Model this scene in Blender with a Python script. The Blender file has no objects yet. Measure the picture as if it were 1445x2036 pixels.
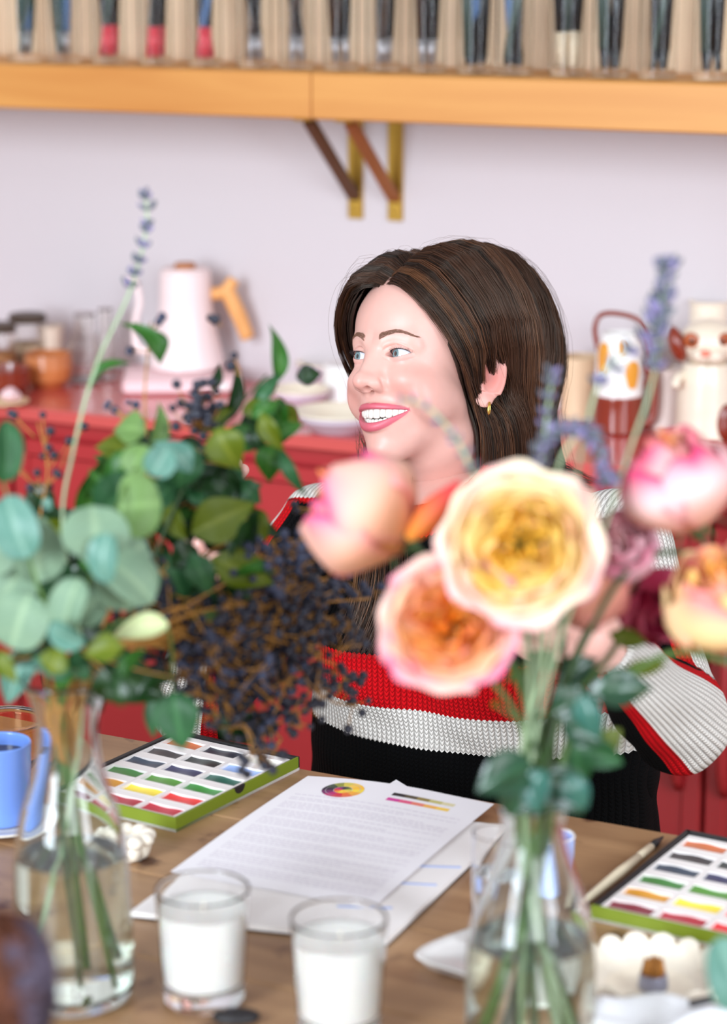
import bpy, math, random
import numpy as np
from mathutils import Vector, Matrix
random.seed(7)
rng = np.random.default_rng(7)
PI = math.pi
scene = bpy.context.scene
C = scene.collection

# ------------------------------------------------------------------ camera
F_PX, CX, CY = 4800.0, 722.5, 1018.0
CAM_H = 1.62
PITCH = math.atan(1158 / 4800.0)
SP, CP = math.sin(PITCH), math.cos(PITCH)
TABLE_Z = 0.75
cam_data = bpy.data.cameras.new('camera')
cam = bpy.data.objects.new('camera', cam_data)
C.objects.link(cam)
cam.location = (0, 0, CAM_H)
cam.rotation_euler = (PI / 2 - PITCH, 0, 0)
cam_data.sensor_fit = 'VERTICAL'
cam_data.sensor_height = 36
cam_data.sensor_width = 36 * 1445 / 2036
cam_data.lens = F_PX / 2036 * 36
cam_data.clip_start = 0.05
cam_data.dof.use_dof = True
cam_data.dof.focus_distance = 2.66
cam_data.dof.aperture_fstop = 3.1
scene.camera = cam

# ------------------------------------------------------------------ light and exposure
world = bpy.data.worlds.new('daylight')
scene.world = world
world.use_nodes = True
bg = world.node_tree.nodes['Background']
bg.inputs['Color'].default_value = (0.92, 0.95, 1.0, 1)
bg.inputs['Strength'].default_value = 0.58


def area(name, loc, target, sx, sy, power, col):
    d = bpy.data.lights.new(name, 'AREA')
    d.shape = 'RECTANGLE'
    d.size, d.size_y, d.energy, d.color = sx, sy, power, col
    o = bpy.data.objects.new(name, d)
    C.objects.link(o)
    o.location = loc
    o.rotation_euler = (Vector(target) - Vector(loc)).to_track_quat('-Z', 'Y').to_euler()
    return o


area('window_daylight', (-2.6, -1.0, 2.1), (0.2, 2.9, 1.0), 1.4, 2.6, 225, (0.80, 0.90, 1.0))
area('window_daylight', (0.7, -2.2, 2.2), (0.2, 3.2, 1.0), 2.0, 1.8, 50, (0.93, 0.96, 1.0))
area('window_daylight', (2.3, -0.6, 2.1), (0.2, 2.6, 0.9), 1.0, 2.3, 85, (0.80, 0.90, 1.0))
scene.view_settings.view_transform = 'Standard'
scene.view_settings.look = 'None'
scene.view_settings.exposure = 0.2
scene.view_settings.gamma = 1.0
scene.view_settings.use_curve_mapping = False
scene.cycles.max_bounces = 14
scene.cycles.transmission_bounces = 12
scene.cycles.transparent_max_bounces = 16
scene.cycles.blur_glossy = 0.3
scene.cycles.sample_clamp_indirect = 6.0


# ------------------------------------------------------------------ pixel geometry
def ray(px, py):
    dx = (px - CX) / F_PX
    u = -(py - CY) / F_PX
    return np.array([dx, CP + u * SP, -SP + u * CP])


def ad(px, py, D):
    """point seen at pixel, at distance D along the optical axis"""
    return np.array([0, 0, CAM_H]) + ray(px, py) * D


def onz(px, py, z):
    r = ray(px, py)
    return np.array([0, 0, CAM_H]) + r * ((z - CAM_H) / r[2])


def aty(px, py, Y):
    r = ray(px, py)
    return np.array([0, 0, CAM_H]) + r * (Y / r[1])


WU = np.array([0.9003, -0.4352, 0.0])      # along the back wall, to the right
WN = np.array([-0.4352, -0.9003, 0.0])     # out of the wall, to the room
WP = np.array([0.0, 4.083, 0.0])


def wl(s, d, z):
    return WP + WU * s + WN * d + np.array([0, 0, z])


def onw(px, py, d):
    r = ray(px, py)
    o = np.array([0, 0, CAM_H])
    t = (d - np.dot(o - WP, WN)) / np.dot(r, WN)
    return o + r * t


def wcoord(p):
    q = np.asarray(p) - WP
    return float(np.dot(q, WU)), float(np.dot(q, WN)), float(q[2])


# ------------------------------------------------------------------ materials
def lin(c):
    return tuple(((v / 255) / 12.92 if v / 255 <= 0.04045 else ((v / 255 + 0.055) / 1.055) ** 2.4) for v in c)


class NT:
    def __init__(s, name):
        s.m = bpy.data.materials.new(name)
        s.m.use_nodes = True
        s.t = s.m.node_tree
        s.b = s.t.nodes['Principled BSDF']
        s.out = s.t.nodes['Material Output']

    def n(s, typ, **kw):
        nd = s.t.nodes.new(typ)
        for k, v in kw.items():
            if k in nd.inputs.keys():
                nd.inputs[k].default_value = v
            else:
                setattr(nd, k, v)
        return nd

    def l(s, a, b):
        s.t.links.new(a, b)

    def mix(s, fac, a, b, blend='MIX'):
        nd = s.t.nodes.new('ShaderNodeMix')
        nd.data_type = 'RGBA'
        nd.blend_type = blend
        for i, v in ((0, fac), (6, a), (7, b)):
            if hasattr(v, 'is_linked'):
                s.l(v, nd.inputs[i])
            elif i == 0:
                nd.inputs[0].default_value = v
            else:
                nd.inputs[i].default_value = (*v, 1)
        return nd.outputs[2]

    def bump(s, h, strength=0.3, dist=0.002):
        b = s.n('ShaderNodeBump')
        b.inputs['Strength'].default_value = strength
        b.inputs['Distance'].default_value = dist
        s.l(h, b.inputs['Height'])
        s.l(b.outputs[0], s.b.inputs['Normal'])


def mat(name, rgb, rough=0.5, var=0.06, scale=12, bump=0.0, bscale=60, metal=0, spec=0.5, sss=0, coat=0, stretch=None):
    """plain procedural material with a faint noise variation of its colour"""
    k = NT(name)
    c = lin(rgb)
    tc = k.n('ShaderNodeTexCoord')
    mp = k.n('ShaderNodeMapping')
    if stretch:
        mp.inputs['Scale'].default_value = stretch
    k.l(tc.outputs['Object'], mp.inputs[0])
    ns = k.n('ShaderNodeTexNoise')
    ns.inputs['Scale'].default_value = scale
    ns.inputs['Detail'].default_value = 4
    k.l(mp.outputs[0], ns.inputs['Vector'])
    col = k.mix(ns.outputs[0], tuple(v * (1 - var) for v in c), tuple(min(1, v * (1 + var)) for v in c))
    k.l(col, k.b.inputs['Base Color'])
    k.b.inputs['Roughness'].default_value = rough
    k.b.inputs['Metallic'].default_value = metal
    k.b.inputs['Specular IOR Level'].default_value = spec
    if sss:
        k.b.inputs['Subsurface Weight'].default_value = sss
        k.b.inputs['Subsurface Radius'].default_value = (0.01, 0.006, 0.004)
        k.b.inputs['Subsurface Scale'].default_value = 1
    if coat:
        k.b.inputs['Coat Weight'].default_value = coat
        k.b.inputs['Coat Roughness'].default_value = 0.1
    if bump:
        n2 = k.n('ShaderNodeTexNoise')
        n2.inputs['Scale'].default_value = bscale
        k.l(mp.outputs[0], n2.inputs['Vector'])
        k.bump(n2.outputs[0], bump)
    return k.m


def wood(name, dark, light, scale=3.0, along=0, rough=0.5, rot=0.0, contrast=1.0, knots=False):
    k = NT(name)
    tc = k.n('ShaderNodeTexCoord')
    mp = k.n('ShaderNodeMapping')
    mp.inputs['Rotation'].default_value = (0, 0, rot)
    sc = [14, 14, 14]
    sc[along] = 1.3
    mp2 = k.n('ShaderNodeMapping')
    mp2.inputs['Scale'].default_value = sc
    k.l(tc.outputs['Object'], mp.inputs[0])
    k.l(mp.outputs[0], mp2.inputs[0])
    ns = k.n('ShaderNodeTexNoise')
    ns.inputs['Scale'].default_value = scale
    ns.inputs['Detail'].default_value = 8
    ns.inputs['Distortion'].default_value = 0.6
    k.l(mp2.outputs[0], ns.inputs['Vector'])
    rp = k.n('ShaderNodeValToRGB')
    rp.color_ramp.elements[0].position = 0.5 - 0.22 / contrast
    rp.color_ramp.elements[1].position = 0.5 + 0.22 / contrast
    rp.color_ramp.elements[0].color = (*lin(dark), 1)
    rp.color_ramp.elements[1].color = (*lin(light), 1)
    k.l(ns.outputs[0], rp.inputs[0])
    col = rp.outputs[0]
    if knots:
        v = k.n('ShaderNodeTexNoise')
        v.inputs['Scale'].default_value = 22
        v.inputs['Detail'].default_value = 6
        k.l(mp.outputs[0], v.inputs['Vector'])
        r2 = k.n('ShaderNodeValToRGB')
        r2.color_ramp.elements[0].position = 0.60
        r2.color_ramp.elements[1].position = 0.72
        k.l(v.outputs[0], r2.inputs[0])
        col = k.mix(r2.outputs[0], col, lin((78, 44, 24)))
    k.l(col, k.b.inputs['Base Color'])
    k.b.inputs['Roughness'].default_value = rough
    k.bump(ns.outputs[0], 0.15, 0.001)
    return k.m


def glass(name, tint=(1, 1, 1), ior=1.46, rough=0.0):
    k = NT(name)
    k.b.inputs['Base Color'].default_value = (*tint, 1)
    k.b.inputs['Transmission Weight'].default_value = 1
    k.b.inputs['IOR'].default_value = ior
    k.b.inputs['Roughness'].default_value = rough
    return k.m


def petal_mat(name, attr='tint', trans=0.35, rough=0.55):
    """surface coloured by the flower's own colour pattern, thin enough to pass light"""
    k = NT(name)
    a = k.n('ShaderNodeAttribute', attribute_name=attr)
    k.l(a.outputs['Color'], k.b.inputs['Base Color'])
    k.b.inputs['Roughness'].default_value = rough
    k.b.inputs['Specular IOR Level'].default_value = 0.3
    tr = k.n('ShaderNodeBsdfTranslucent')
    k.l(a.outputs['Color'], tr.inputs['Color'])
    mx = k.n('ShaderNodeMixShader')
    mx.inputs[0].default_value = trans
    k.l(k.b.outputs[0], mx.inputs[1])
    k.l(tr.outputs[0], mx.inputs[2])
    k.l(mx.outputs[0], k.out.inputs['Surface'])
    return k.m


def leaf_mat(name, rgb, vein, rough=0.4, trans=0.25, spec=0.4):
    k = NT(name)
    tc = k.n('ShaderNodeTexCoord')
    ns = k.n('ShaderNodeTexNoise')
    ns.inputs['Scale'].default_value = 35
    k.l(tc.outputs['Object'], ns.inputs['Vector'])
    a = k.n('ShaderNodeAttribute', attribute_name='vein')
    c1 = k.mix(ns.outputs[0], tuple(v * 0.8 for v in lin(rgb)), tuple(min(1, v * 1.2) for v in lin(rgb)))
    c2 = k.mix(a.outputs['Fac'], c1, lin(vein))
    k.l(c2, k.b.inputs['Base Color'])
    k.b.inputs['Roughness'].default_value = rough
    k.b.inputs['Specular IOR Level'].default_value = spec
    tr = k.n('ShaderNodeBsdfTranslucent')
    k.l(c2, tr.inputs['Color'])
    mx = k.n('ShaderNodeMixShader')
    mx.inputs[0].default_value = trans
    k.l(k.b.outputs[0], mx.inputs[1])
    k.l(tr.outputs[0], mx.inputs[2])
    k.l(mx.outputs[0], k.out.inputs['Surface'])
    return k.m


# ------------------------------------------------------------------ mesh building
class MB:
    """collects pieces of one mesh"""

    def __init__(s):
        s.v, s.f, s.mi, s.n, s.att = [], [], [], 0, []

    def add(s, v, f, mi=0, M=None, att=None):
        v = np.asarray(v, float).reshape(-1, 3)
        if M is not None:
            M = np.asarray(M, float)
            v = v @ M[:3, :3].T + M[:3, 3]
        s.v.append(v)
        s.f += [tuple(i + s.n for i in q) for q in f]
        s.mi += [mi] * len(f)
        if att is not None:
            s.att.append(np.asarray(att, float))
        s.n += len(v)
        return s

    def box(s, c, d, mi=0, M=None, bev=0.0):
        x, y, z = [k / 2 for k in d]
        if not bev:
            v = [(a * x, b * y, e * z) for a in (-1, 1) for b in (-1, 1) for e in (-1, 1)]
            f = [(0, 1, 3, 2), (4, 6, 7, 5), (0, 4, 5, 1), (2, 3, 7, 6), (0, 2, 6, 4), (1, 5, 7, 3)]
        else:
            b = min(bev, x * .9, y * .9, z * .9)
            rings = []
            for zz, ins in ((-z, b), (-z + b, 0), (z - b, 0), (z, b)):
                xx, yy = x - ins, y - ins
                r = []
                for sx, sy in ((1, 1), (-1, 1), (-1, -1), (1, -1)):
                    p1, p2 = (sx * xx, sy * (yy - b)), (sx * (xx - b), sy * yy)
                    r += [p1, p2] if sx * sy > 0 else [p2, p1]
                rings.append([(p[0], p[1], zz) for p in r])
            v = [p for r in rings for p in r]
            f = []
            for i in range(3):
                for j in range(8):
                    a, e = i * 8 + j, i * 8 + (j + 1) % 8
                    f.append((a, e, e + 8, a + 8))
            f += [tuple(range(7, -1, -1)), tuple(range(24, 32))]
        v = np.array(v) + np.array(c)
        return s.add(v, f, mi, M)

    def lathe(s, prof, n=48, mi=0, M=None, cap0=False, cap1=False):
        if len(prof) > 2:                 # extra rings near the corners keep long runs straight when smooth shaded
            q = [prof[0]]
            for (r0, z0), (r1, z1) in zip(prof, prof[1:]):
                L = math.hypot(r1 - r0, z1 - z0)
                if L > .006:
                    for t in (.0006 / L, 1 - .0006 / L):
                        q.append((r0 + (r1 - r0) * t, z0 + (z1 - z0) * t))
                q.append((r1, z1))
            prof = q
        v, f = [], []
        for r, z in prof:
            for j in range(n):
                a = 2 * PI * j / n
                v.append((r * math.cos(a), r * math.sin(a), z))
        for i in range(len(prof) - 1):
            for j in range(n):
                k = (j + 1) % n
                f.append((i * n + j, i * n + k, (i + 1) * n + k, (i + 1) * n + j))
        if cap0:
            f.append(tuple(range(n - 1, -1, -1)))
        if cap1:
            b = (len(prof) - 1) * n
            f.append(tuple(range(b, b + n)))
        return s.add(v, f, mi, M)

    def tube(s, pts, rad, n=8, mi=0, caps=True, flat=None):
        pts = np.asarray(pts, float)
        if np.isscalar(rad):
            rad = [rad] * len(pts)
        T = np.gradient(pts, axis=0)
        T /= np.linalg.norm(T, axis=1)[:, None] + 1e-12
        up = np.array([0, 0, 1.0]) if abs(T[0][2]) < .9 else np.array([1.0, 0, 0])
        N = np.cross(T[0], up)
        N /= np.linalg.norm(N)
        v, f = [], []
        for i in range(len(pts)):
            N = N - T[i] * np.dot(N, T[i])
            N /= np.linalg.norm(N) + 1e-12
            B = np.cross(T[i], N)
            for j in range(n):
                a = 2 * PI * j / n
                v.append(pts[i] + rad[i] * (math.cos(a) * N + math.sin(a) * B * (flat or 1)))
        for i in range(len(pts) - 1):
            for j in range(n):
                k = (j + 1) % n
                f.append((i * n + j, i * n + k, (i + 1) * n + k, (i + 1) * n + j))
        if caps:
            f.append(tuple(range(n - 1, -1, -1)))
            b = (len(pts) - 1) * n
            f.append(tuple(range(b, b + n)))
        return s.add(v, f, mi)

    def ball(s, c, r, n=8, mi=0, M=None):
        r = np.broadcast_to(np.asarray(r, float), (3,))
        m = max(4, n // 2 + 1)
        v = [(0, 0, -1)]
        for i in range(1, m):
            t = PI * i / m
            for j in range(n):
                a = 2 * PI * j / n
                v.append((math.sin(t) * math.cos(a), math.sin(t) * math.sin(a), -math.cos(t)))
        v.append((0, 0, 1))
        f = [(0, 1 + (j + 1) % n, 1 + j) for j in range(n)]
        for i in range(m - 2):
            for j in range(n):
                k = (j + 1) % n
                f.append((1 + i * n + j, 1 + i * n + k, 1 + (i + 1) * n + k, 1 + (i + 1) * n + j))
        b = 1 + (m - 2) * n
        f += [(b + j, b + (j + 1) % n, len(v) - 1) for j in range(n)]
        return s.add(np.array(v) * r + np.array(c), f, mi, M)

    def grid(s, P, mi=0, att=None):
        """P: (a,b,3) array of points"""
        a, b = P.shape[:2]
        f = []
        for i in range(a - 1):
            for j in range(b - 1):
                f.append((i * b + j, i * b + j + 1, (i + 1) * b + j + 1, (i + 1) * b + j))
        return s.add(P.reshape(-1, 3), f, mi, att=None if att is None else att.reshape(a * b, -1))

    def build(s, name, mats, parent=None, smooth=True, attname=None, loc=None, flat_angle=None):
        me = bpy.data.meshes.new(name)
        v = np.concatenate(s.v)
        if loc is not None:
            v = v - np.asarray(loc)
        me.from_pydata(v.tolist(), [], s.f)
        for m in (mats if isinstance(mats, (list, tuple)) else [mats]):
            me.materials.append(m)
        me.polygons.foreach_set('material_index', s.mi)
        me.polygons.foreach_set('use_smooth', [smooth] * len(s.f))
        if attname and s.att:
            A = np.concatenate(s.att)
            if A.shape[1] == 1:
                at = me.attributes.new(attname, 'FLOAT', 'POINT')
                at.data.foreach_set('value', A.ravel().astype(np.float32))
            elif A.shape[1] == 3:
                at = me.attributes.new(attname, 'FLOAT_COLOR', 'POINT')
                at.data.foreach_set('color', np.concatenate([A, np.ones((len(A), 1))], 1).astype(np.float32).ravel())
        me.update()
        if smooth and flat_angle:
            me.set_sharp_from_angle(angle=math.radians(flat_angle))
        o = bpy.data.objects.new(name, me)
        C.objects.link(o)
        if parent is not None:
            o.parent = parent
        if loc is not None:
            o.location = tuple(loc)
        return o


def tag(o, label=None, cat=None, group=None, kind=None):
    if label: o['label'] = label
    if cat: o['category'] = cat
    if group: o['group'] = group
    if kind: o['kind'] = kind
    return o


def thing(name, label, cat, loc=(0, 0, 0), rz=0.0, group=None):
    o = bpy.data.objects.new(name, None)
    C.objects.link(o)
    o.empty_display_size = 0.05
    o.location = tuple(loc)
    o.rotation_euler = (0, 0, rz)
    return tag(o, label, cat, group)


def copy_tree(o, parent=None):
    c = o.copy()
    C.objects.link(c)
    c.parent = parent
    for ch in [x for x in bpy.data.objects if x.parent == o]:
        copy_tree(ch, c)
    return c


def spline(pts, n=24):
    """smooth curve through the points"""
    P = np.asarray(pts, float)
    if len(P) == 2:
        return P[0] + (P[1] - P[0]) * np.linspace(0, 1, n)[:, None]
    Q = np.vstack([2 * P[0] - P[1], P, 2 * P[-1] - P[-2]])
    out = []
    m = len(P) - 1
    for t in np.linspace(0, m, n):
        i = min(int(t), m - 1)
        u = t - i
        a, b, c, d = Q[i], Q[i + 1], Q[i + 2], Q[i + 3]
        out.append(0.5 * (2 * b + (c - a) * u + (2 * a - 5 * b + 4 * c - d) * u * u + (3 * b - a - 3 * c + d) * u ** 3))
    return np.array(out)


def frame(origin, ydir, znorm):
    y = np.asarray(ydir, float)
    y = y / np.linalg.norm(y)
    z = np.asarray(znorm, float)
    z = z - y * np.dot(z, y)
    z /= np.linalg.norm(z)
    x = np.cross(y, z)
    M = np.eye(4)
    M[:3, 0], M[:3, 1], M[:3, 2], M[:3, 3] = x, y, z, origin
    return M
# ================================================================== THE ROOM
M_wall = mat('wall_paint', (204, 195, 197), 0.85, 0.015, 3, bump=0.03, bscale=200)
M_floor = wood('floor_boards', (120, 92, 66), (160, 128, 96), along=1)
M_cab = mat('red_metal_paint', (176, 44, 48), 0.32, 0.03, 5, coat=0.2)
M_cabtop = mat('red_top_with_glare', (208, 84, 80), 0.22, 0.03, 5, coat=0.5)  # same red, lightened: window glare on the top put into the colour
M_gap = mat('dark_gap', (60, 14, 16), 0.8)
M_shelf = wood('oak_shelf', (194, 124, 54), (214, 150, 76), along=0, rough=0.45, scale=1.2)
M_brass = mat('aged_brass', (186, 146, 62), 0.38, 0.1, 20, metal=0.85)
M_brasswood = mat('dark_bronze', (142, 78, 30), 0.45, 0.15, 20, metal=0.55)
M_tan = wood('pale_plywood', (196, 164, 132), (222, 194, 164), along=2, rough=0.7, scale=2.2)
WROT = math.atan2(WU[1], WU[0])


def wall_frame(s, d, z):
    M = np.eye(4)
    M[:3, 0], M[:3, 1], M[:3, 2] = WU, WN * -1, (0, 0, 1)
    M[:3, 3] = wl(s, d, z)
    return M


m = MB()
m.box((0, 0.06, 1.4), (7, 0.12, 2.8), M=wall_frame(0, 0, 0))
tag(m.build('wall_back', M_wall, smooth=False), kind='structure')
m = MB()
m.box((0, -2.0, -0.05), (7, 6.2, 0.1), M=wall_frame(0, 0, 0))
tag(m.build('floor', M_floor, smooth=False), kind='structure')

# ---- sideboard with doors
cab_z, cab_d = 0.85, 0.385
cab = thing('sideboard', 'long red metal sideboard with doors against the back wall', 'cabinet', wl(0, 0.19, 0), WROT)


def cabpart(name, boxes, mt, parent=cab, bev=0.003):
    m = MB()
    for c, d in boxes:
        m.box(c, d, bev=bev)
    return m.build(name, mt, parent, flat_angle=35)


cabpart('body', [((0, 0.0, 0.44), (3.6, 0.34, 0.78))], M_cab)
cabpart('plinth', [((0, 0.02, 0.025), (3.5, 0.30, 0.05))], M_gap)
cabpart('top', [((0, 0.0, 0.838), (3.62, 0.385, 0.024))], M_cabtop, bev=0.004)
s_seam = wcoord(onw(1397, 1550, cab_d))[0]
dw = 0.405
k0 = -5
for k in range(k0, 4):
    x0 = s_seam + k * dw
    if x0 > 1.75 or x0 + dw < -1.8:
        continue
    a, b = max(x0 + 0.0035, -1.79), min(x0 + dw - 0.0035, 1.79)
    mdoor = MB()
    cx, w = (a + b) / 2, b - a
    z0, z1 = 0.06, 0.800
    # recessed panel door: frame of four rails around a panel
    fy = -0.185
    mdoor.box((cx, fy, (z0 + z1) / 2), (w, 0.012, z1 - z0), bev=0.002)
    rail = 0.03
    mdoor.box((cx, fy - 0.007, z1 - rail / 2), (w, 0.008, rail), bev=0.003)
    mdoor.box((cx, fy - 0.007, z0 + rail / 2), (w, 0.008, rail), bev=0.003)
    mdoor.box((a + rail / 2, fy - 0.007, (z0 + z1) / 2), (rail, 0.008, z1 - z0), bev=0.003)
    mdoor.box((b - rail / 2, fy - 0.007, (z0 + z1) / 2), (rail, 0.008, z1 - z0), bev=0.003)
    dr = mdoor.build('door', M_cab, cab, flat_angle=35)
    hx = (a + 0.032) if (k - k0) % 2 == 1 else (b - 0.032)
    mh = MB()
    hz0, hz1 = 0.37, 0.62
    zz = np.linspace(0, 1, 13)
    pts = [(hx, fy - 0.012 - 0.030 * math.sin(PI * t) ** 0.35, hz0 + (hz1 - hz0) * t) for t in zz]
    mh.tube(pts, 0.0085, 10)
    mh.build('handle', M_cab, dr)

# ---- shelf
shz1, shz0, shd = 1.403, 1.330, 0.265
SJ = wcoord(onw(617, 200, shd))[0]
for nm, a, b, lb in (('shelf', -2.6, SJ - 0.0006, 'thick honey-coloured oak shelf beam on the left, ending at the joint above the brackets'),
                     ('shelf', SJ + 0.0006, 2.2, 'thick honey-coloured oak shelf beam on the right, carrying on from the joint over the brackets')):
    m = MB()
    m.box(((a + b) / 2, 0, 0), (b - a, shd, shz1 - shz0), bev=0.003)
    o = m.build(nm, M_shelf, smooth=True, flat_angle=35)
    p = wl(0, shd / 2, (shz0 + shz1) / 2)
    o.location = tuple(p)
    o.rotation_euler = (0, 0, WROT)
    tag(o, lb, 'shelf', 'oak wall shelf')


# ---- brackets
def bracket(pxwall, label, dark):
    s, _, _ = wcoord(onw(pxwall, 400, 0.0))
    t = thing('shelf_bracket', label, 'bracket', wl(s, 0, 1.145), WROT, group='brass shelf brackets')
    w, H, A = 0.026, shz0 - 1.145, 0.205
    m = MB(); m.box((0, -0.004, H / 2), (w, 0.008, H), bev=0.001); m.build('wall_plate', M_brass, t, flat_angle=35)
    m = MB(); m.box((0, -A / 2, H - 0.004), (w, A, 0.008), bev=0.001); m.build('shelf_arm', M_brass, t, flat_angle=35)
    m = MB()
    p0, p1 = np.array([0, -0.008, 0.036]), np.array([0, -A + 0.030, H - 0.010])
    d = p1 - p0
    L = np.linalg.norm(d)
    M = frame((p0 + p1) / 2, d, np.cross(d, (1, 0, 0)))
    m.box((0, 0, 0), (w * 0.8, L, 0.012), M=M, bev=0.001)
    m.build('brace', dark, t, flat_angle=35)
    for z in (0.018,):
        m = MB(); m.lathe([(0, 0), (0.0072, 0), (0.006, 0.0025), (0, 0.003)], 16, M=np.array(Matrix.Translation((0, -0.008, z)) @ Matrix.Rotation(PI / 2, 4, 'X')))
        m.build('screw', M_brass, t)


bracket(709, 'left one of the two brass shelf brackets under the shelf joint', mat('dark_bronze_shade', (100, 62, 30), 0.45, 0.15, 20, metal=0.5))
bracket(788, 'right one of the two brass shelf brackets, with an orange-brown brace', mat('copper_bronze', (160, 94, 38), 0.42, 0.12, 20, metal=0.5))

# ---- plywood board, jars and brushes on the shelf
ds = wcoord(onw(722, 60, 0.04))[0]
m = MB()
m.box((0, 0, 0.13), (3.4, 0.012, 0.26), bev=0.001)
o = m.build('plywood_board', M_tan, flat_angle=35)
o.location = tuple(wl(-0.1, 0.035, shz1)); o.rotation_euler = (0, 0, WROT)
tag(o, 'long pale plywood board standing on the shelf behind the brush jars', 'board')

M_jar = glass('clear_glass', (0.98, 0.99, 0.985), 1.22)
M_bl = mat('black_lacquer', (30, 28, 32), 0.25, 0.1)
M_gr = mat('grey_green_lacquer', (62, 76, 70), 0.28, 0.1)
M_teal = mat('teal_green_lacquer', (26, 66, 62), 0.25, 0.1)
M_bluel = mat('blue_grey_lacquer', (74, 104, 148), 0.3, 0.1)
M_brn = mat('dark_brown_lacquer', (62, 38, 24), 0.3, 0.1)
M_redp = mat('red_dipped_end', (198, 22, 44), 0.3, 0.08)
M_silv = mat('silver_ferrule', (176, 168, 170), 0.28, 0.05, metal=0.7)
M_hair1 = mat('pale_bristle', (214, 190, 160), 0.7, 0.1)
jar_px = [50, 127, 217, 310, 408, 507, 590, 678, 762, 850, 945, 1022, 1128, 1213, 1307, 1415]
jar_kind = ['g', 'g', 'r', 'r', 'r', 's', 's', 's', 's', 's', 'b', 'b', 'n', 'd', 'd', 'd']
ORD = ['first', 'second', 'third', 'fourth', 'fifth', 'sixth', 'seventh', 'eighth', 'ninth', 'tenth', 'eleventh',
       'twelfth', 'thirteenth', 'fourteenth', 'fifteenth', 'sixteenth', 'seventeenth', 'eighteenth']
KD = {'g': 'dark green', 'r': 'red-ended black', 's': 'dark brown silver-ended', 'b': 'black and blue-grey',
      'n': 'short black wood-ended', 'd': 'charcoal'}
jr = random.Random(5)
jar_proto = None
for i, (px, kd) in enumerate(zip(jar_px, jar_kind)):
    s = wcoord(onw(px, 120, 0.185))[0]
    lab = 'clear glass brush jar, %s from the left on the shelf, holding %s brushes' % (ORD[i], KD[kd])
    R = 0.0285
    if jar_proto is None:
        jar_proto = MB()
        jar_proto.lathe([(0.0, 0.001), (R - 0.002, 0.0008), (R, 0.003), (R, 0.135), (R - 0.0022, 0.135), (R - 0.0024, 0.012), (0.0, 0.010)], 32)
        t = jar_proto.build('brush_jar', M_jar)
        jar_me = t
    else:
        t = jar_me.copy(); C.objects.link(t)
    t.location = tuple(wl(s, 0.185, shz1 + 0.0005))
    tag(t, lab, 'jar', 'glass brush jars on the shelf')
    nb = 4
    for b in range(nb):
        a = 2 * PI * (b + jr.random() * 0.5) / nb
        spread = {'g': 0.5, 'r': 0.7, 's': 0.65, 'b': 0.8, 'n': 0.7, 'd': 0.75}[kd]
        rb = 0.0155 * spread
        rt = rb + jr.uniform(0.008, 0.03)
        off = jr.uniform(1.6, 3.6) if jr.random() < 0.6 else 0
        p0 = np.array([rb * math.cos(a), rb * math.sin(a), 0.014])
        p1 = np.array([0.019 * math.cos(a + off), 0.019 * math.sin(a + off), 0.20])
        hm = {'g': [M_teal, M_teal, M_gr, M_bluel], 'r': [M_bl, M_bl, M_gr, M_bl], 's': [M_bl, M_brn, M_brn, M_bl],
              'b': [M_bl, M_bluel, M_gr, M_bl], 'n': [M_bl, M_gr, M_bl, M_bl], 'd': [M_bl, M_bl, M_gr, M_bl]}[kd][b]
        if kd == 'r' and b == 2 and i == 4: hm = M_bluel
        word = 'clear jar' 
        hn = {id(M_bl): 'black', id(M_gr): 'grey-green', id(M_teal): 'teal', id(M_bluel): 'blue-grey', id(M_brn): 'dark brown'}[id(hm)]
        en = {'g': 'greyish', 'r': 'red', 's': 'silvery', 'b': 'plain', 'n': 'pale', 'd': 'dark'}[kd]
        br = thing('paint_brush', '%s-handled brush with %s lower end in the %s glass jar from the left' % (hn, en, ORD[i]),
                   'paint brush', t.location, 0, 'brushes in the %s shelf jar' % ORD[i])
        d = p1 - p0
        z0 = {'g': 0.2, 'r': 0.26, 's': 0.2, 'b': 0.06, 'n': 0.28, 'd': 0.15}[kd]
        pm = p0 + d * z0
        rr = jr.uniform(0.0055, 0.0078)
        if kd == 'n': rr = 0.0085
        m = MB(); m.tube([p0, pm], [rr * 0.95, rr * 1.02] if kd in 'rn' else [rr * 0.55, rr * 0.9], 10)
        m.build('handle_end', {'g': M_silv if b % 2 else M_gr, 'r': M_redp, 's': M_silv, 'b': M_bl, 'n': M_hair1, 'd': M_silv if b == 1 else M_bl}[kd], br)
        m = MB(); m.tube([pm, pm + (p1 - pm) * .5, p1], [rr, rr * 1.15, rr * .8], 10); m.build('handle', hm, br)
        m = MB(); m.tube([p1, p1 + d * .12], [rr * .8, rr * .7], 10); m.build('ferrule', M_silv, br)
        m = MB(); m.tube([p1 + d * .12, p1 + d * .2, p1 + d * .27], [rr * .7, rr * .9, rr * .1], 10); m.build('bristles', M_hair1, br)
# ================================================================== THINGS ON THE SIDEBOARD
PXM = 1165.0      # pixels per metre over the sideboard
M_pink = mat('pale_pink_enamel', (244, 222, 220), 0.35, 0.02, 10)
M_pinkb = mat('pink_base_enamel', (242, 204, 206), 0.35, 0.02, 10)
M_honey = wood('honey_wood', (214, 146, 78), (236, 172, 104), along=2, rough=0.45, scale=3)
M_cream = mat('cream_glaze', (240, 226, 204), 0.3, 0.03, 10, coat=0.3)
M_lilac = mat('lilac_glaze', (214, 196, 208), 0.35, 0.03, 10)
M_white = mat('white_glaze', (240, 236, 232), 0.25, 0.02, 10, coat=0.4)
M_brownglaze = mat('red_brown_glaze', (132, 44, 22), 0.2, 0.12, 14, coat=0.6)
M_orange = mat('orange_glaze', (226, 152, 44), 0.3, 0.08, 20, coat=0.4)
M_copper = mat('brown_ceramic', (196, 116, 64), 0.32, 0.3, 14, coat=0.4)
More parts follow.
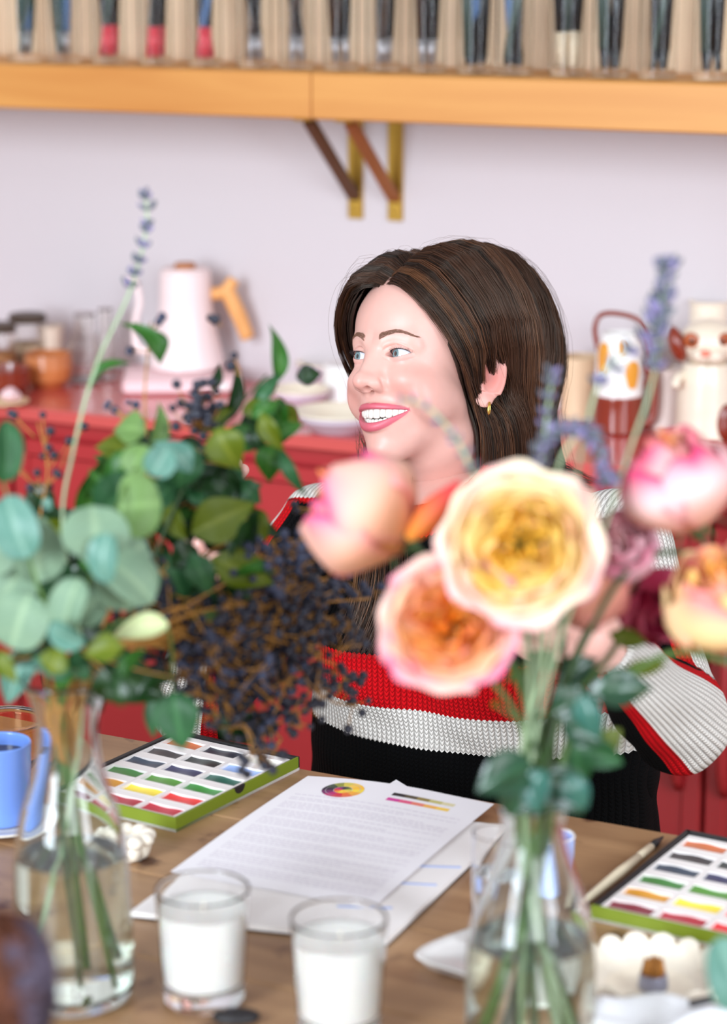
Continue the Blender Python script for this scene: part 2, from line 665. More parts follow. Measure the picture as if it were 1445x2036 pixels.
M_darklid = mat('dark_lid', (74, 58, 46), 0.4, 0.1)
M_beige = mat('beige_stoneware', (222, 190, 154), 0.5, 0.04)
M_spice = mat('brown_spice', (190, 128, 78), 0.8, 0.3, 60)
M_blacknose = mat('black_glaze', (24, 20, 20), 0.2, 0.05)
M_pinknose = mat('coral_glaze', (240, 140, 116), 0.3, 0.05)


def cbase(px, py):
    return onz(px, py, cab_z)


# kettle on its base
kb = cbase(372, 764)
kt = thing('electric_kettle', 'pale pink gooseneck kettle with honey wooden handle on its pink base', 'kettle', kb + np.array([0, 0, 0.0305]))
m = MB()
m.lathe([(0, 0.002), (0.060, 0), (0.0655, 0.004), (0.0640, 0.018), (0.0575, 0.045), (0.0515, 0.070), (0.0475, 0.092), (0.0455, 0.115),
         (0.0445, 0.145), (0.044, 0.166), (0.041, 0.169), (0, 0.169)], 56)
m.build('body', M_pink, kt, flat_angle=50)
m = MB(); m.lathe([(0.0395, 0.1685), (0.0395, 0.172), (0.037, 0.1735), (0, 0.1735)], 40); m.build('lid', M_pink, kt, flat_angle=50)
m = MB(); m.lathe([(0.018, 0.173), (0.0185, 0.179), (0.0165, 0.182), (0, 0.182)], 28); m.build('lid_knob', mat('brown_knob', (176, 110, 62), 0.45), kt, flat_angle=50)
m = MB()
m.tube(spline([(0.036, 0, 0.128), (0.062, 0, 0.130), (0.076, 0, 0.142), (0.084, 0, 0.153)], 14), 0.0095, 10, flat=1.2)
m.tube(spline([(0.070, 0, 0.138), (0.082, 0, 0.112), (0.094, 0, 0.085), (0.107, 0, 0.050)], 16), [0.0115] * 8 + [0.0115 - 0.0002 * i for i in range(8)], 12, flat=1.2)
m.build('handle', M_honey, kt)
m = MB()
m.tube(spline([(-0.056, 0, 0.03), (-0.085, 0, 0.034), (-0.088, 0, 0.08), (-0.080, 0, 0.115), (-0.088, 0, 0.150), (-0.102, 0, 0.152)], 28),
       [0.0075] * 8 + [0.0062] * 20, 10)
m.build('spout', M_pink, kt)
kbt = thing('kettle_base', 'pink rectangular power base under the pale pink kettle', 'kettle base', cbase(362, 770), 0.06)
m = MB(); m.box((0, 0, 0.0145), (0.200, 0.15, 0.029), bev=0.006); m.build('base_block', M_pinkb, kbt, flat_angle=40)
m = MB(); m.box((0.07, -0.0755, 0.0145), (0.022, 0.003, 0.012), bev=0.001); m.build('switch', M_white, kbt)

# jars and bowls, far left
def pot(name, label, cat, px, py, prof, mt, group=None, n=40, rz=0, extra=None):
    p = cbase(px, py)
    t = thing(name, label, cat, p, rz, group)
    m = MB(); m.lathe(prof, n); m.build('body', mt, t, flat_angle=55)
    if extra:
        extra(t)
    return t


def jarprof(R, H, w=0.002):
    return [(0, 0.0), (R * .92, 0), (R, 0.006), (R, H * .85), (R * .86, H), (R * .86 - w, H), (R - w, H * .84), (R - w, 0.008), (0, 0.005)]


def jar_extra(R, H, fill, lidm, spice):
    def f(t):
        m = MB(); m.lathe([(0, 0.006), (R * .94, 0.008), (R * .94, fill), (0, fill + .004)], 32); m.build('contents', spice, t)
        m = MB(); m.lathe([(0, H + .001), (R * .93, H + .001), (R * .95, H + .012), (R * .8, H + .016), (0, H + .017)], 32); m.build('lid', lidm, t, flat_angle=40)
    return f


M_cglass = glass('jar_glass', (0.98, 0.97, 0.95))
pot('storage_jar', 'glass jar of brown contents with a dark lid at the left end of the sideboard', 'jar', 4, 755, jarprof(0.030, 0.085), M_cglass,
    'lidded glass jars', extra=jar_extra(0.030, 0.085, 0.05, M_darklid, M_spice))
pot('storage_jar', 'wider glass jar with a brown lid behind the round brown bowl', 'jar', 58, 742, jarprof(0.036, 0.092), M_cglass,
    'lidded glass jars', extra=jar_extra(0.036, 0.092, 0.055, M_darklid, mat('tan_grains', (206, 176, 146), 0.8, 0.2, 70)))
pot('tumbler', 'milky beige tumbler standing right of the lidded jars', 'tumbler', 103, 741, [(0, 0), (0.02, 0), (0.023, 0.085), (0.021, 0.085), (0.019, 0.004), (0, 0.004)],
    mat('milky_beige', (222, 196, 176), 0.5))
pot('bowl', 'round brown glazed bowl in front of the glass jars', 'bowl', 97, 768,
    [(0, 0), (0.024, 0), (0.038, 0.014), (0.0425, 0.034), (0.0405, 0.058), (0.0385, 0.058), (0.039, 0.034), (0.034, 0.016), (0, 0.008)], M_copper)
pot('bowl', 'dark reddish brown bowl half cut off at the left end', 'bowl', 8, 782,
    [(0, 0), (0.03, 0), (0.046, 0.016), (0.048, 0.044), (0.046, 0.044), (0.042, 0.018), (0, 0.008)], M_brownglaze)
pl = cbase(14, 806)
t = thing('saucer', 'cream saucer at the left front edge of the sideboard', 'saucer', pl)
m = MB(); m.lathe([(0, 0.0), (0.02, 0), (0.036, 0.006), (0.037, 0.009), (0.035, 0.009), (0.02, 0.004), (0, 0.004)], 36); m.build('dish', mat('cream_saucer', (236, 206, 164), 0.4), t)
t = thing('ceramic_rosebud', 'small pink ceramic rosebud lying on the cream saucer', 'ornament', pl + np.array([0.006, 0.004, 0.0045]))
m = MB()
m.ball((0, 0, 0.013), (0.013, 0.013, 0.013), 14)
for k in range(5):
    a = k * 2 * PI / 5
    m.ball((0.009 * math.cos(a), 0.009 * math.sin(a), 0.010 + .001 * k), (0.009, 0.009, 0.009), 12)
m.build('petals', M_pinkb, t)
# faint tall glassware
for px, py, R, H, lb in ((172, 757, 0.030, 0.115, 'tall clear glass carafe between the brown bowl and the kettle'),
                         (212, 752, 0.020, 0.12, 'narrow clear glass bottle just left of the kettle')):
    p = cbase(px, py)
    t = thing('glass_carafe', lb, 'carafe', p, 0, 'clear glassware beside the kettle')
    m = MB(); m.lathe([(0, 0), (R * .95, 0), (R, .005), (R, H * .55), (R * .55, H * .75), (R * .6, H), (R * .6 - .0015, H), (R * .55 - .0015, H * .75), (R - .002, H * .54), (R - .002, .007), (0, .006)], 36)
    m.build('body', M_cglass, t)
    m = MB(); m.lathe([(R * .61, H - .001), (R * .64, H + .002), (R * .61, H + .004), (R * .58, H + .001)], 36); m.build('rim', M_cglass, t)

# shallow dishes behind the woman
def dish(label, px, py, R, H, group, rim=M_cream, under=M_lilac, food=None):
    p = cbase(px, py)
    t = thing('shallow_bowl', label, 'bowl', p, 0, group)
    m = MB(); m.lathe([(0, 0), (R * .55, 0), (R * .6, .003), (R * .97, H * .75), (R, H)], 48); m.build('underside', under, t)
    m = MB(); m.lathe([(R, H), (R * 1.03, H + .002), (R * 1.02, H + .005), (R * .9, H), (R * .5, .008), (0, .006)], 48); m.build('rim', rim, t)
    return t, p


g_ = 'cream and lilac shallow bowls'
dish('cream shallow bowl with lilac underside, just right of the green leaves', 598, 812, 0.046, 0.030, g_)
dish('cream shallow bowl with lilac underside, nearest to the woman\'s mouth', 672, 858, 0.068, 0.030, g_)
dish('cream bowl at the back against the wall, highest of the pale bowls', 640, 770, 0.044, 0.040, g_)
pot('pillar_candle', 'thick white candle standing behind the cream bowls', 'candle', 690, 800,
    [(0, 0), (0.042, 0), (0.0425, 0.004), (0.042, 0.062), (0.039, 0.066), (0, 0.064)], M_white,
    extra=lambda t: MB().tube([(0, 0, .062), (0.001, 0, .073)], .0012, 6).build('wick', M_darklid, t))
pot('storage_canister', 'white canister in the row behind the cream bowls, hidden partly by the face', 'canister', 735, 812,
    [(0, 0), (0.036, 0), (0.037, 0.004), (0.037, 0.085), (0.034, 0.09), (0, 0.09)], M_white)

# beige beaker behind the hair, on the right
pot('beaker', 'beige stoneware beaker just right of the woman\'s hair', 'beaker', 1150, 838,
    [(0, 0), (0.026, 0), (0.029, 0.003), (0.034, 0.105), (0.032, 0.107), (0.027, 0.005), (0, 0.004)], M_beige)


# dog-painted jug with loop handle
def patch(R, a0, a1, z0, z1, prof, mt, parent, name, lift=0.0009, wob=0.0):
    """glaze patch lying on a lathe surface (prof: z -> radius)"""
    A, B = 26, 18
    P = []
    cx, cz = (a0 + a1) / 2, (z0 + z1) / 2
    P = np.zeros((A, B, 3))
    for i in range(A):
        th = 2 * PI * i / (A - 1)
        for j in range(B):
            q = j / (B - 1)
            a = cx + (a1 - a0) / 2 * q * math.cos(th) * (1 + wob * math.sin(3 * th))
            z = cz + (z1 - z0) / 2 * q * math.sin(th) * (1 + wob * math.cos(2 * th))
            r = prof(z) + lift * (1 - q ** 6)
            P[i, j] = (r * math.cos(a), r * math.sin(a), z)
    m = MB(); m.grid(P)
    return m.build(name, mt, parent)


jp = cbase(1228, 858)
jg = thing('ceramic_jug', 'brown and white ceramic jug with orange patches and a thin brown loop handle on top', 'jug', jp)
Rj, Hj = 0.0385, 0.158
m = MB(); m.lathe([(0, 0), (Rj * .9, 0), (Rj, .004), (Rj, .056), (Rj * .985, .06)], 48); m.build('lower_body', M_brownglaze, jg)
m = MB(); m.lathe([(Rj * .985, .06), (Rj * .98, .10), (Rj * .93, .135), (Rj * .80, Hj - .006), (Rj * .72, Hj), (Rj * .66, Hj), (Rj * .7, .13), (0, .12)], 48); m.build('upper_body', M_white, jg)
jprof = lambda z: Rj * (1.0 if z < .06 else .985 - .005 * (z - .06) / .04 if z < .10 else .98 - .05 * (z - .10) / .035 if z < .135 else .93 - .13 * (z - .135) / .017)
patch(Rj, math.radians(196), math.radians(236), .092, .150, jprof, M_orange, jg, 'glaze_patch', wob=.15)
patch(Rj, math.radians(262), math.radians(280), .128, .150, jprof, M_orange, jg, 'glaze_patch', wob=.1)
patch(Rj, math.radians(278), math.radians(318), .070, .122, jprof, M_orange, jg, 'glaze_patch', wob=.15)
m = MB()
m.tube(spline([(-.034, 0, .130), (-.040, 0, .165), (-.030, 0, .186), (0.000, 0, .187), (.030, 0, .176), (.043, 0, .150), (.047, 0, .120), (.046, 0, .09), (.037, 0, .07)], 40), .0042, 10)
m.build('handle', M_brownglaze, jg)
m = MB(); m.tube(spline([(.037, 0, .10), (.052, 0, .098), (.056, 0, .06), (.052, 0, .02), (.036, 0, .014)], 20), .008, 10); m.build('side_handle', M_brownglaze, jg)

# white mug between the jugs
pot('mug', 'plain off-white mug between the two dog jugs', 'mug', 1318, 848,
    [(0, 0), (0.026, 0), (0.028, 0.003), (0.028, 0.095), (0.026, 0.096), (0.025, 0.004), (0, 0.003)], mat('off_white_glaze', (232, 216, 208), .35))

# spaniel-shaped jug: white body, brown ears, dark eyes
dp = cbase(1402, 868)
dj = thing('spaniel_jug', 'large white ceramic spaniel-shaped jug with red-brown ears at the right end', 'jug', dp)
m = MB(); m.lathe([(0, 0), (.045, 0), (.048, .004), (.0475, .05), (.044, .09), (.038, .118), (.0, .125)], 48); m.build('body', M_cream, dj)
m = MB()
m.ball((0, -0.004, .150), (.047, .040, .036), 28)
m.ball((-.014, -.038, .136), (.018, .016, .013), 20)
m.ball((.004, -.038, .134), (.016, .014, .012), 20)
m.build('head', M_cream, dj)
m = MB(); m.ball((-.012, -.052, .140), (.0085, .006, .0055), 14); m.build('nose', M_pinknose, dj)
for sx in (-1, 1):
    m = MB(); m.ball((0, 0, 0), (.014, .022, .030), 20, M=np.array(Matrix.Translation((sx * .047 - .003, -.012, .148)) @ Matrix.Rotation(sx * .35, 4, 'Y')))
    m.build('ear', M_brownglaze, dj)
    m = MB(); m.ball((0, 0, 0), (.013, .005, .012), 18, M=np.array(Matrix.Translation((-.006 + sx * .026, -.0355, .158)) @ Matrix.Rotation(sx * .5, 4, 'Z')))
    m.build('eye_patch', mat('brown_patch', (176, 88, 48), .25, .1), dj)
    m = MB(); m.ball((-.008 + sx * .023, -.041, .157), .0042, 12); m.build('eye', M_blacknose, dj)
m = MB(); m.ball((0, 0, 0), (.017, .008, .030), 20, M=np.array(Matrix.Translation((.026, -.040, .030)) @ Matrix.Rotation(.4, 4, 'Z'))); m.build('flank_patch', M_brownglaze, dj)
for sx in (-1, 1):
    m = MB(); m.tube(spline([(sx * .040, -.010, .100), (sx * .050, -.026, .096), (sx * .054, -.034, .084)], 10), [.008] * 5 + [.007] * 5, 10); m.build('paw', M_cream, dj)
pot('tall_vase', 'tall cream cylinder vase behind the spaniel jug', 'vase', 1402, 838,
    [(0, 0), (.030, 0), (.031, .004), (.031, .19), (.033, .196), (.0315, .197), (.028, .19), (.027, .006), (0, .005)], M_cream)
# ================================================================== TABLE
TA = math.radians(-27.24)
TU = np.array([math.cos(TA), math.sin(TA), 0])       # along the far edge, to the right
TN = np.array([math.sin(TA), -math.cos(TA), 0])      # toward the camera
TP = np.array([-0.2828, 2.552, 0])


def tb(s, d, z):
    return TP + TU * s + TN * d + np.array([0, 0, z])


def tw(px, py, z=TABLE_Z):
    return onz(px, py, z)


M_table = wood('table_wood', (136, 98, 66), (180, 140, 100), along=0, rough=0.42, scale=1.6, knots=True)
M_tleg = wood('table_leg_wood', (96, 64, 40), (128, 90, 60), along=2)
TL_, TW_ = 2.4, 0.98
tab = thing('work_table', 'long brown wooden work table covered with papers, paints and flowers', 'table', tb(0.35, TW_ / 2, 0), TA)
for k in range(6):
    w = TW_ / 6
    m = MB(); m.box((0, TW_ / 2 - w * (k + .5), TABLE_Z - .02), (TL_, w - 0.0015, .04), bev=.002)
    m.build('plank', M_table, tab, flat_angle=35)
m = MB()
for sy in (-1, 1):
    m.box((0, sy * (TW_ / 2 - .06), TABLE_Z - .085), (TL_ - .2, .025, .09))
for sx in (-1, 1):
    m.box((sx * (TL_ / 2 - .1), 0, TABLE_Z - .085), (.025, TW_ - .14, .09))
m.build('apron', M_tleg, tab, smooth=False)
for sx in (-1, 1):
    for sy in (-1, 1):
        m = MB(); m.box((sx * (TL_ / 2 - .1), sy * (TW_ / 2 - .07), .355), (.07, .07, .71), bev=.004); m.build('leg', M_tleg, tab, flat_angle=35)

# ---- drawing pad (cover, sheets), and printed sheet
M_paper = mat('white_paper', (240, 234, 236), 0.75, 0.01, 20)
M_padpaper = mat('pad_paper', (238, 230, 226), 0.8, 0.01, 20)
M_bluetape = mat('blue_edge', (176, 190, 232), 0.6, 0.04)
M_dark = mat('dark_backing', (40, 34, 34), 0.7, 0.1)


def quadslab(P, z0, z1, mt, name, parent=None, sub=1):
    """slab over four table points P (ccw), between heights"""
    P = [np.array([p[0], p[1], 0]) for p in P]
    m = MB()
    v = [p + np.array([0, 0, z0]) for p in P] + [p + np.array([0, 0, z1]) for p in P]
    m.add(v, [(3, 2, 1, 0), (4, 5, 6, 7)] + [(i, (i + 1) % 4, 4 + (i + 1) % 4, 4 + i) for i in range(4)])
    c = sum(P) / 4 + np.array([0, 0, z0])
    if parent is None:
        return m.build(name, mt, None, smooth=False, loc=c)
    m.v = [a - np.array(parent.location) for a in m.v]
    return m.build(name, mt, parent, smooth=False)


def rect(c, ang, w, h):
    u = np.array([math.cos(ang), math.sin(ang), 0]); n = np.array([-u[1], u[0], 0])
    return [c - u * w / 2 - n * h / 2, c + u * w / 2 - n * h / 2, c + u * w / 2 + n * h / 2, c - u * w / 2 + n * h / 2], u, n


# pad: near edge seen from (262,1812) to (770,1868), right edge to (1010,1640)
pb, pc_, pd = tw(258, 1812, .757), tw(770, 1868, .757), tw(1010, 1640, .757)
eu = pc_ - pb; eu[2] = 0
en = pd - pc_; en[2] = 0
Pp = [pb, pc_, pc_ + en, pb + en]
pad = thing('drawing_pad', 'large white drawing pad lying under the printed sheet', 'paper pad', (sum(Pp) / 4) * np.array([1, 1, 0]) + np.array([0, 0, TABLE_Z]))
quadslab(Pp, TABLE_Z + .0003, TABLE_Z + .0022, M_dark, 'backing_board', pad)
quadslab(Pp, TABLE_Z + .0022, TABLE_Z + .0068, M_padpaper, 'sheets', pad)
for (a, b), (c, d) in (((.01, .60), (.78, .56)), ((.66, .55), (.99, .60)), ((.58, .40), (.97, .44)), ((.70, .2), (.9, .23))):
    q0, q1 = pb + eu * a + en * b, pb + eu * c + en * d
    t_ = (q1 - q0) / np.linalg.norm(q1 - q0); n_ = np.array([-t_[1], t_[0], 0])
    quadslab([q0 - n_ * .0022, q1 - n_ * .0022, q1 + n_ * .0022, q0 + n_ * .0022], TABLE_Z + .0068, TABLE_Z + .0071, M_bluetape, 'blue_pencil_line', pad)

# printed sheet, slightly bowed
tl, tr, bl_, br_ = tw(612, 1535, .762), tw(968, 1592, .762), tw(300, 1716, .762), tw(700, 1789, .762)
pw = 0.210
u_ = tr - tl; u_[2] = 0; u_ /= np.linalg.norm(u_)
v_ = bl_ - tl; v_[2] = 0; v_ -= u_ * np.dot(u_, v_); v_ /= np.linalg.norm(v_)
pl_len = 0.292


def sheet_z(a, b):
    return TABLE_Z + .0078 + .006 * math.sin(PI * a) * (1 - b) ** 2 + .010 * max(0, a - .75) ** 1.2 * (1 - b) + .002 * math.sin(PI * b)


def sheet_p(a, b, lift=0):
    p = tl + u_ * pw * a + v_ * pl_len * b
    return np.array([p[0], p[1], sheet_z(a, b) + lift])


sh = thing('printed_sheet', 'white printed instruction sheet with a colour wheel and swatches, on the drawing pad', 'paper', sheet_p(.5, .5) * np.array([1, 1, 0]) + np.array([0, 0, TABLE_Z + .0072]))
so = np.array(sh.location)
G = np.array([[sheet_p(a, b) for b in np.linspace(0, 1, 22)] for a in np.linspace(0, 1, 20)])
G2 = G.copy(); G2[:, :, 2] -= .0003
m = MB(); m.grid(G - so); m.grid((G2 - so)[::-1]); m.build('sheet', M_paper, sh)
m = MB()
tr_ = random.Random(3)
b = .20
row = 0
while b < .93:
    if row % 5 == 4 or row == 1:
        b += .017; row += 1; continue
    a = .07
    end = .93 if tr_.random() < .8 else tr_.uniform(.4, .8)
    while a < end:
        w = tr_.uniform(.012, .045)
        q = [sheet_p(a, b, .0002), sheet_p(min(a + w, .94), b, .0002), sheet_p(min(a + w, .94), b + .0058, .0002), sheet_p(a, b + .0058, .0002)]
        m.add(np.array(q) - so, [(0, 3, 2, 1)])
        a += w + .008
    b += .0165
    row += 1
m.build('printed_text', mat('grey_print', (220, 210, 218), .8, .1), sh)
m = MB()
wc = [(250, 214, 70), (246, 170, 60), (236, 110, 60), (214, 50, 70), (190, 50, 110), (120, 50, 100), (60, 44, 60), (70, 80, 60), (150, 150, 60), (220, 200, 80), (246, 200, 90), (250, 190, 60)]
wm = [mat('wheel_ink_%s' % n_, c, .7, .05) for n_, c in zip(('yellow', 'gold', 'orange', 'red', 'magenta', 'plum', 'black', 'olive', 'moss', 'straw', 'amber', 'honey'), wc)]
for k in range(12):
    for r0, r1 in ((0, .045), (.048, .085), (.088, .105)):
        pts = []
        for th, rr_ in ((k, r0), (k + .5, r0), (k + 1, r0), (k + 1, r1), (k + .5, r1), (k, r1)):
            an = th * PI / 6 + 1.2
            pts.append(sheet_p(.27 + rr_ * math.cos(an), .115 + rr_ * math.sin(an) * pw / pl_len, .0002 + .0001 * (r1 > .05)))
        m.add(np.array(pts) - so, [(5, 4, 3, 2, 1, 0)], mi=(k + (3 if r0 > .04 else 0)) % 12)
m.build('colour_wheel', wm, sh)
m = MB()
sw = [(40, 34, 36), (90, 80, 60), (150, 130, 70), (200, 190, 120), (226, 214, 170)], [(214, 60, 150), (230, 90, 130), (236, 130, 110), (244, 180, 90), (250, 206, 90)]
sm = []
for r_ in range(2):
    for k in range(5):
        sm.append(mat('swatch_ink_%s' % ('dark', 'umber', 'olive', 'khaki', 'sand', 'magenta', 'rose', 'coral', 'apricot', 'sun')[r_ * 5 + k], sw[r_][k], .7, .05))
        a0, b0 = .52 + k * .065, .075 + r_ * .05
        m.add(np.array([sheet_p(a0, b0, .0002), sheet_p(a0 + .065, b0, .0002), sheet_p(a0 + .065, b0 + .026, .0002), sheet_p(a0, b0 + .026, .0002)]) - so, [(0, 3, 2, 1)], mi=r_ * 5 + k)
m.build('colour_swatches', sm, sh)
# small folded corner behind the sheet
c0 = tw(765, 1552, .757)
m = MB(); m.add([(0, 0, 0), (.03, -.012, 0), (.012, .012, 0), (0, 0, .0004), (.03, -.012, .0004), (.012, .012, .0035)], [(2, 1, 0), (3, 4, 5), (0, 1, 4, 3), (1, 2, 5, 4), (2, 0, 3, 5)])
o = m.build('paper_scrap', M_paper, smooth=False); o.location = (c0[0], c0[1], TABLE_Z + .0002)
tag(o, 'small white folded scrap of paper behind the printed sheet', 'paper')

# ---- paint boxes
M_green = mat('olive_green_card', (116, 132, 22), 0.55, 0.04)
M_blackc = mat('black_card', (26, 22, 24), 0.55, 0.05)
M_pan = mat('white_plastic_pan', (240, 232, 228), 0.35, 0.01)
PC = [[('dark crimson', (128, 24, 44)), ('crimson', (190, 24, 50)), ('bright red', (226, 34, 40))],
      [('ochre', (214, 146, 24)), ('yellow', (250, 220, 60)), ('scarlet', (228, 36, 30))],
      [('leaf green', (52, 122, 40)), ('grass green', (76, 138, 34)), ('emerald green', (38, 134, 44))],
      [('slate blue', (44, 58, 78)), ('indigo', (46, 44, 84)), ('deep teal', (22, 92, 76))],
      [('charcoal brown', (54, 44, 46)), ('black green', (46, 50, 48)), ('sky blue', (156, 184, 236))],
      [('rust orange', (204, 106, 54)), ('blue black', (40, 44, 56)), ('white', (244, 240, 228))]]
LEFT_OVR = {(0, 0): ('dark crimson', (128, 24, 44)), (0, 1): ('crimson', (176, 22, 44)), (0, 2): ('deep crimson', (190, 20, 46))}
paint_m = {}
BW, BL = 0.163, 0.218


def paint_box(corner, ang, label, which, group):
    """corner: front-left outer corner; ang: direction of the short front side"""
    t = thing('paint_box', label, 'paint box', corner, ang, group)
    H = .0150
    m = MB(); m.box((BW / 2, BL / 2, .0015), (BW, BL, .003)); m.build('tray_floor', M_pan, t, smooth=False)
    m = MB()
    th = .0022
    m.box((BW / 2, th / 2, H / 2), (BW, th, H)); m.box((BW - th / 2, BL / 2, H / 2), (th, BL - 2 * th, H))
    m.build('green_side', M_green, t, smooth=False)
    m = MB()
    m.box((BW / 2, BL - th / 2, H / 2), (BW, th, H)); m.box((th / 2, BL / 2, H / 2), (th, BL - 2 * th, H))
    m.box((BW / 2, BL - th * 2, H / 2 + .0005), (BW - 2 * th, th * 2, H)) ; m.box((th * 1.8, BL / 2, H / 2 + .0005), (th * 1.6, BL - 2 * th, H))
    m.build('black_lip', M_blackc, t, smooth=False)
    # thumb notch on the right side
    nn = 14
    v, f = [], []
    for j in range(nn + 1):
        a = PI * j / nn
        y, z = BL * .5 + .009 * math.cos(a), H + .0002 - .0075 * math.sin(a)
        v += [(BW + .0003, y, z), (BW - th - .0003, y, z)]
    f = [(0, 2, 1)] * 0
    f = [tuple(2 * j for j in range(nn + 1)), tuple(2 * j + 1 for j in range(nn, -1, -1))] + [(2 * j, 2 * j + 1, 2 * j + 3, 2 * j + 2) for j in range(nn)] + [(0, 2 * nn, 2 * nn + 1, 1)]
    m = MB(); m.add(v, f); m.build('thumb_notch', M_blackc, t, smooth=False)
    M0 = Matrix.Translation(Vector(corner)) @ Matrix.Rotation(ang, 4, 'Z')
    ix, iy = (BW - .012) / 3, (BL - .012) / 6
    for r in range(6):
        for c in range(3):
            nm, col = PC[r][c]
            if which == 'left' and (r, c) in LEFT_OVR:
                nm, col = LEFT_OVR[(r, c)]
            key = nm
            if key not in paint_m:
                paint_m[key] = mat('paint_' + nm.replace(' ', '_'), col, 0.35, 0.06, 90)
            x, y = .0065 + ix * (c + .5), .003 + iy * (r + .5)
            w, l = ix - .0005, iy - .0005
            loc = M0 @ Vector((x, y, .003))
            p = thing('paint_pan', 'white paint pan of %s in the %s paint box, %s row from the front' % (nm, which, ORD[r]), 'paint pan', loc, ang,
                      'paint pans in the %s box' % which)
            m = MB()
            hh, q = .0105, .0030
            ws, wn = .0026, .0050            # wall widths: ends and long sides
            m.box((0, 0, .0008), (w, l, .0016))
            le, yc = l - wn * 2.7, -wn * .65
            m.box((-w / 2 + ws / 2, yc, hh / 2), (ws, le, hh)); m.box((w / 2 - ws / 2, yc, hh / 2), (ws, le, hh))
            m.box((0, -l / 2 + wn * .35, hh / 2), (w, wn * .7, hh)); m.box((0, l / 2 - wn, hh / 2), (w, wn * 2, hh))
            m.build('pan', M_pan, p, smooth=False)
            # paint with a worn, wavy upper edge
            nx, ny = 14, 6
            x0, x1, y0, y1 = -w / 2 + ws, w / 2 - ws, -l / 2 + wn * .7, l / 2 - 2 * wn
            ph = jr.uniform(0, 6)
            P = np.zeros((nx, ny, 3))
            for a_ in range(nx):
                for b_ in range(ny):
                    P[a_, b_] = (x0 + (x1 - x0) * a_ / (nx - 1), y0 + (y1 - y0) * b_ / (ny - 1),
                                 .0086 + .0007 * math.sin(a_ * .55 + ph) - .0012 * math.sin(PI * b_ / (ny - 1)))
            m = MB(); m.grid(P[::-1]); m.build('paint_cake', paint_m[key], p)
    return t


# left box: front-right corner seen at (349,1627); long side toward (596,1504)
fr = onz(349, 1627, TABLE_Z + .015); br2 = onz(596, 1504, TABLE_Z + .015)
ldir = (br2 - fr)[:2]; a_long = math.atan2(ldir[1], ldir[0]); a_short = a_long - PI / 2
us = np.array([math.cos(a_short), math.sin(a_short), 0])
cl = np.array([fr[0], fr[1], TABLE_Z]) - us * BW
paint_box(cl, a_short, 'open green and black watercolour box beside the left glass vase', 'left', 'watercolour boxes')
fl = onz(1175, 1799, TABLE_Z + .015); bl2 = onz(1355, 1656, TABLE_Z + .015)
ldir = (bl2 - fl)[:2]; a_long2 = math.atan2(ldir[1], ldir[0])
paint_box(np.array([fl[0], fl[1], TABLE_Z]), a_long2 - PI / 2, 'open green and black watercolour box at the right edge, in front of the red cabinet', 'right', 'watercolour boxes')

# ---- paint brush beside the right box, and a dark rod at its end
def brush_on_table(name, label, p0, p1, r, mats_, dark_at_end=True):
    t = thing(name, label, 'paint brush', (p0 + p1) / 2)
    o_ = np.array(t.location)
    d = p1 - p0
    P = lambda a: p0 + d * a - o_
    m = MB(); m.tube([P(0), P(.1), P(.45), P(.68)], [r * .5, r * .9, r * 1.15, r * .9], 12); m.build('handle', mats_[0], t)
    m = MB(); m.tube([P(.68), P(.70), P(.84)], [r * .85, r * .95, r * .9], 12); m.build('ferrule', mats_[1], t)
    m = MB(); m.tube([P(.84), P(.9), P(1.0)], [r * .85, r * .9, r * .2], 12); m.build('bristles', mats_[2], t)
    return t


M_cream_lac = mat('cream_lacquer', (238, 222, 190), 0.3, 0.04)
p0, p1 = onz(1158, 1795, TABLE_Z + .005), onz(1318, 1664, TABLE_Z + .005)
brush_on_table('paint_brush', 'cream-handled paint brush with a dark tip lying beside the right paint box', p0, p1, .0045, (M_cream_lac, M_cream_lac, M_blackc))

# ---- candles in thick glasses
M_tglass = glass('tumbler_glass', (1, 1, 1), 1.48)
M_wax = mat('white_wax', (250, 247, 240), 0.5, 0.01, 20, sss=0.15)
M_wick = mat('wick', (240, 230, 214), 0.9)


def candle(px, py, label):
    p = tw(px, py)
    t = thing('glass_candle', label, 'candle', (p[0], p[1], TABLE_Z + .0004), 0, 'white candles in glass tumblers')
    R0, R1, H = .0335, .0395, .100
    rad = lambda z: R0 + (R1 - R0) * z / H
    m = MB()
    prof = [(0, .002), (R0 - .006, .0012), (R0 - .002, 0), (R0, .003)] + [(rad(z), z) for z in np.linspace(.012, H - .001, 7)] + [(R1 - .0005, H), (R1 - .0012, H)]
    prof += [(rad(z) - .0017, z) for z in np.linspace(H - .002, .019, 6)] + [(R0 - .006, .0145), (0, .014)]
    m.lathe(prof, 64); m.build('tumbler', M_tglass, t)
    m = MB()
    w = lambda z: rad(z) - .0019
    m.lathe([(0, .0146), (w(.018) - .0035, .0148), (w(.019), .0195)] + [(w(z), z) for z in np.linspace(.03, .082, 5)] + [(w(.08) - .003, .0802), (0, .0798)], 64)
    m.build('wax', M_wax, t)
    m = MB(); m.tube([(0, 0, .079), (.001, 0, .088)], .0011, 6); m.build('wick', M_wick, t)
    return t


candle(406, 1988, 'white candle in a clear glass tumbler, left of the two')
candle(674, 2052, 'white candle in a clear glass tumbler, nearer to the camera and right of the two')

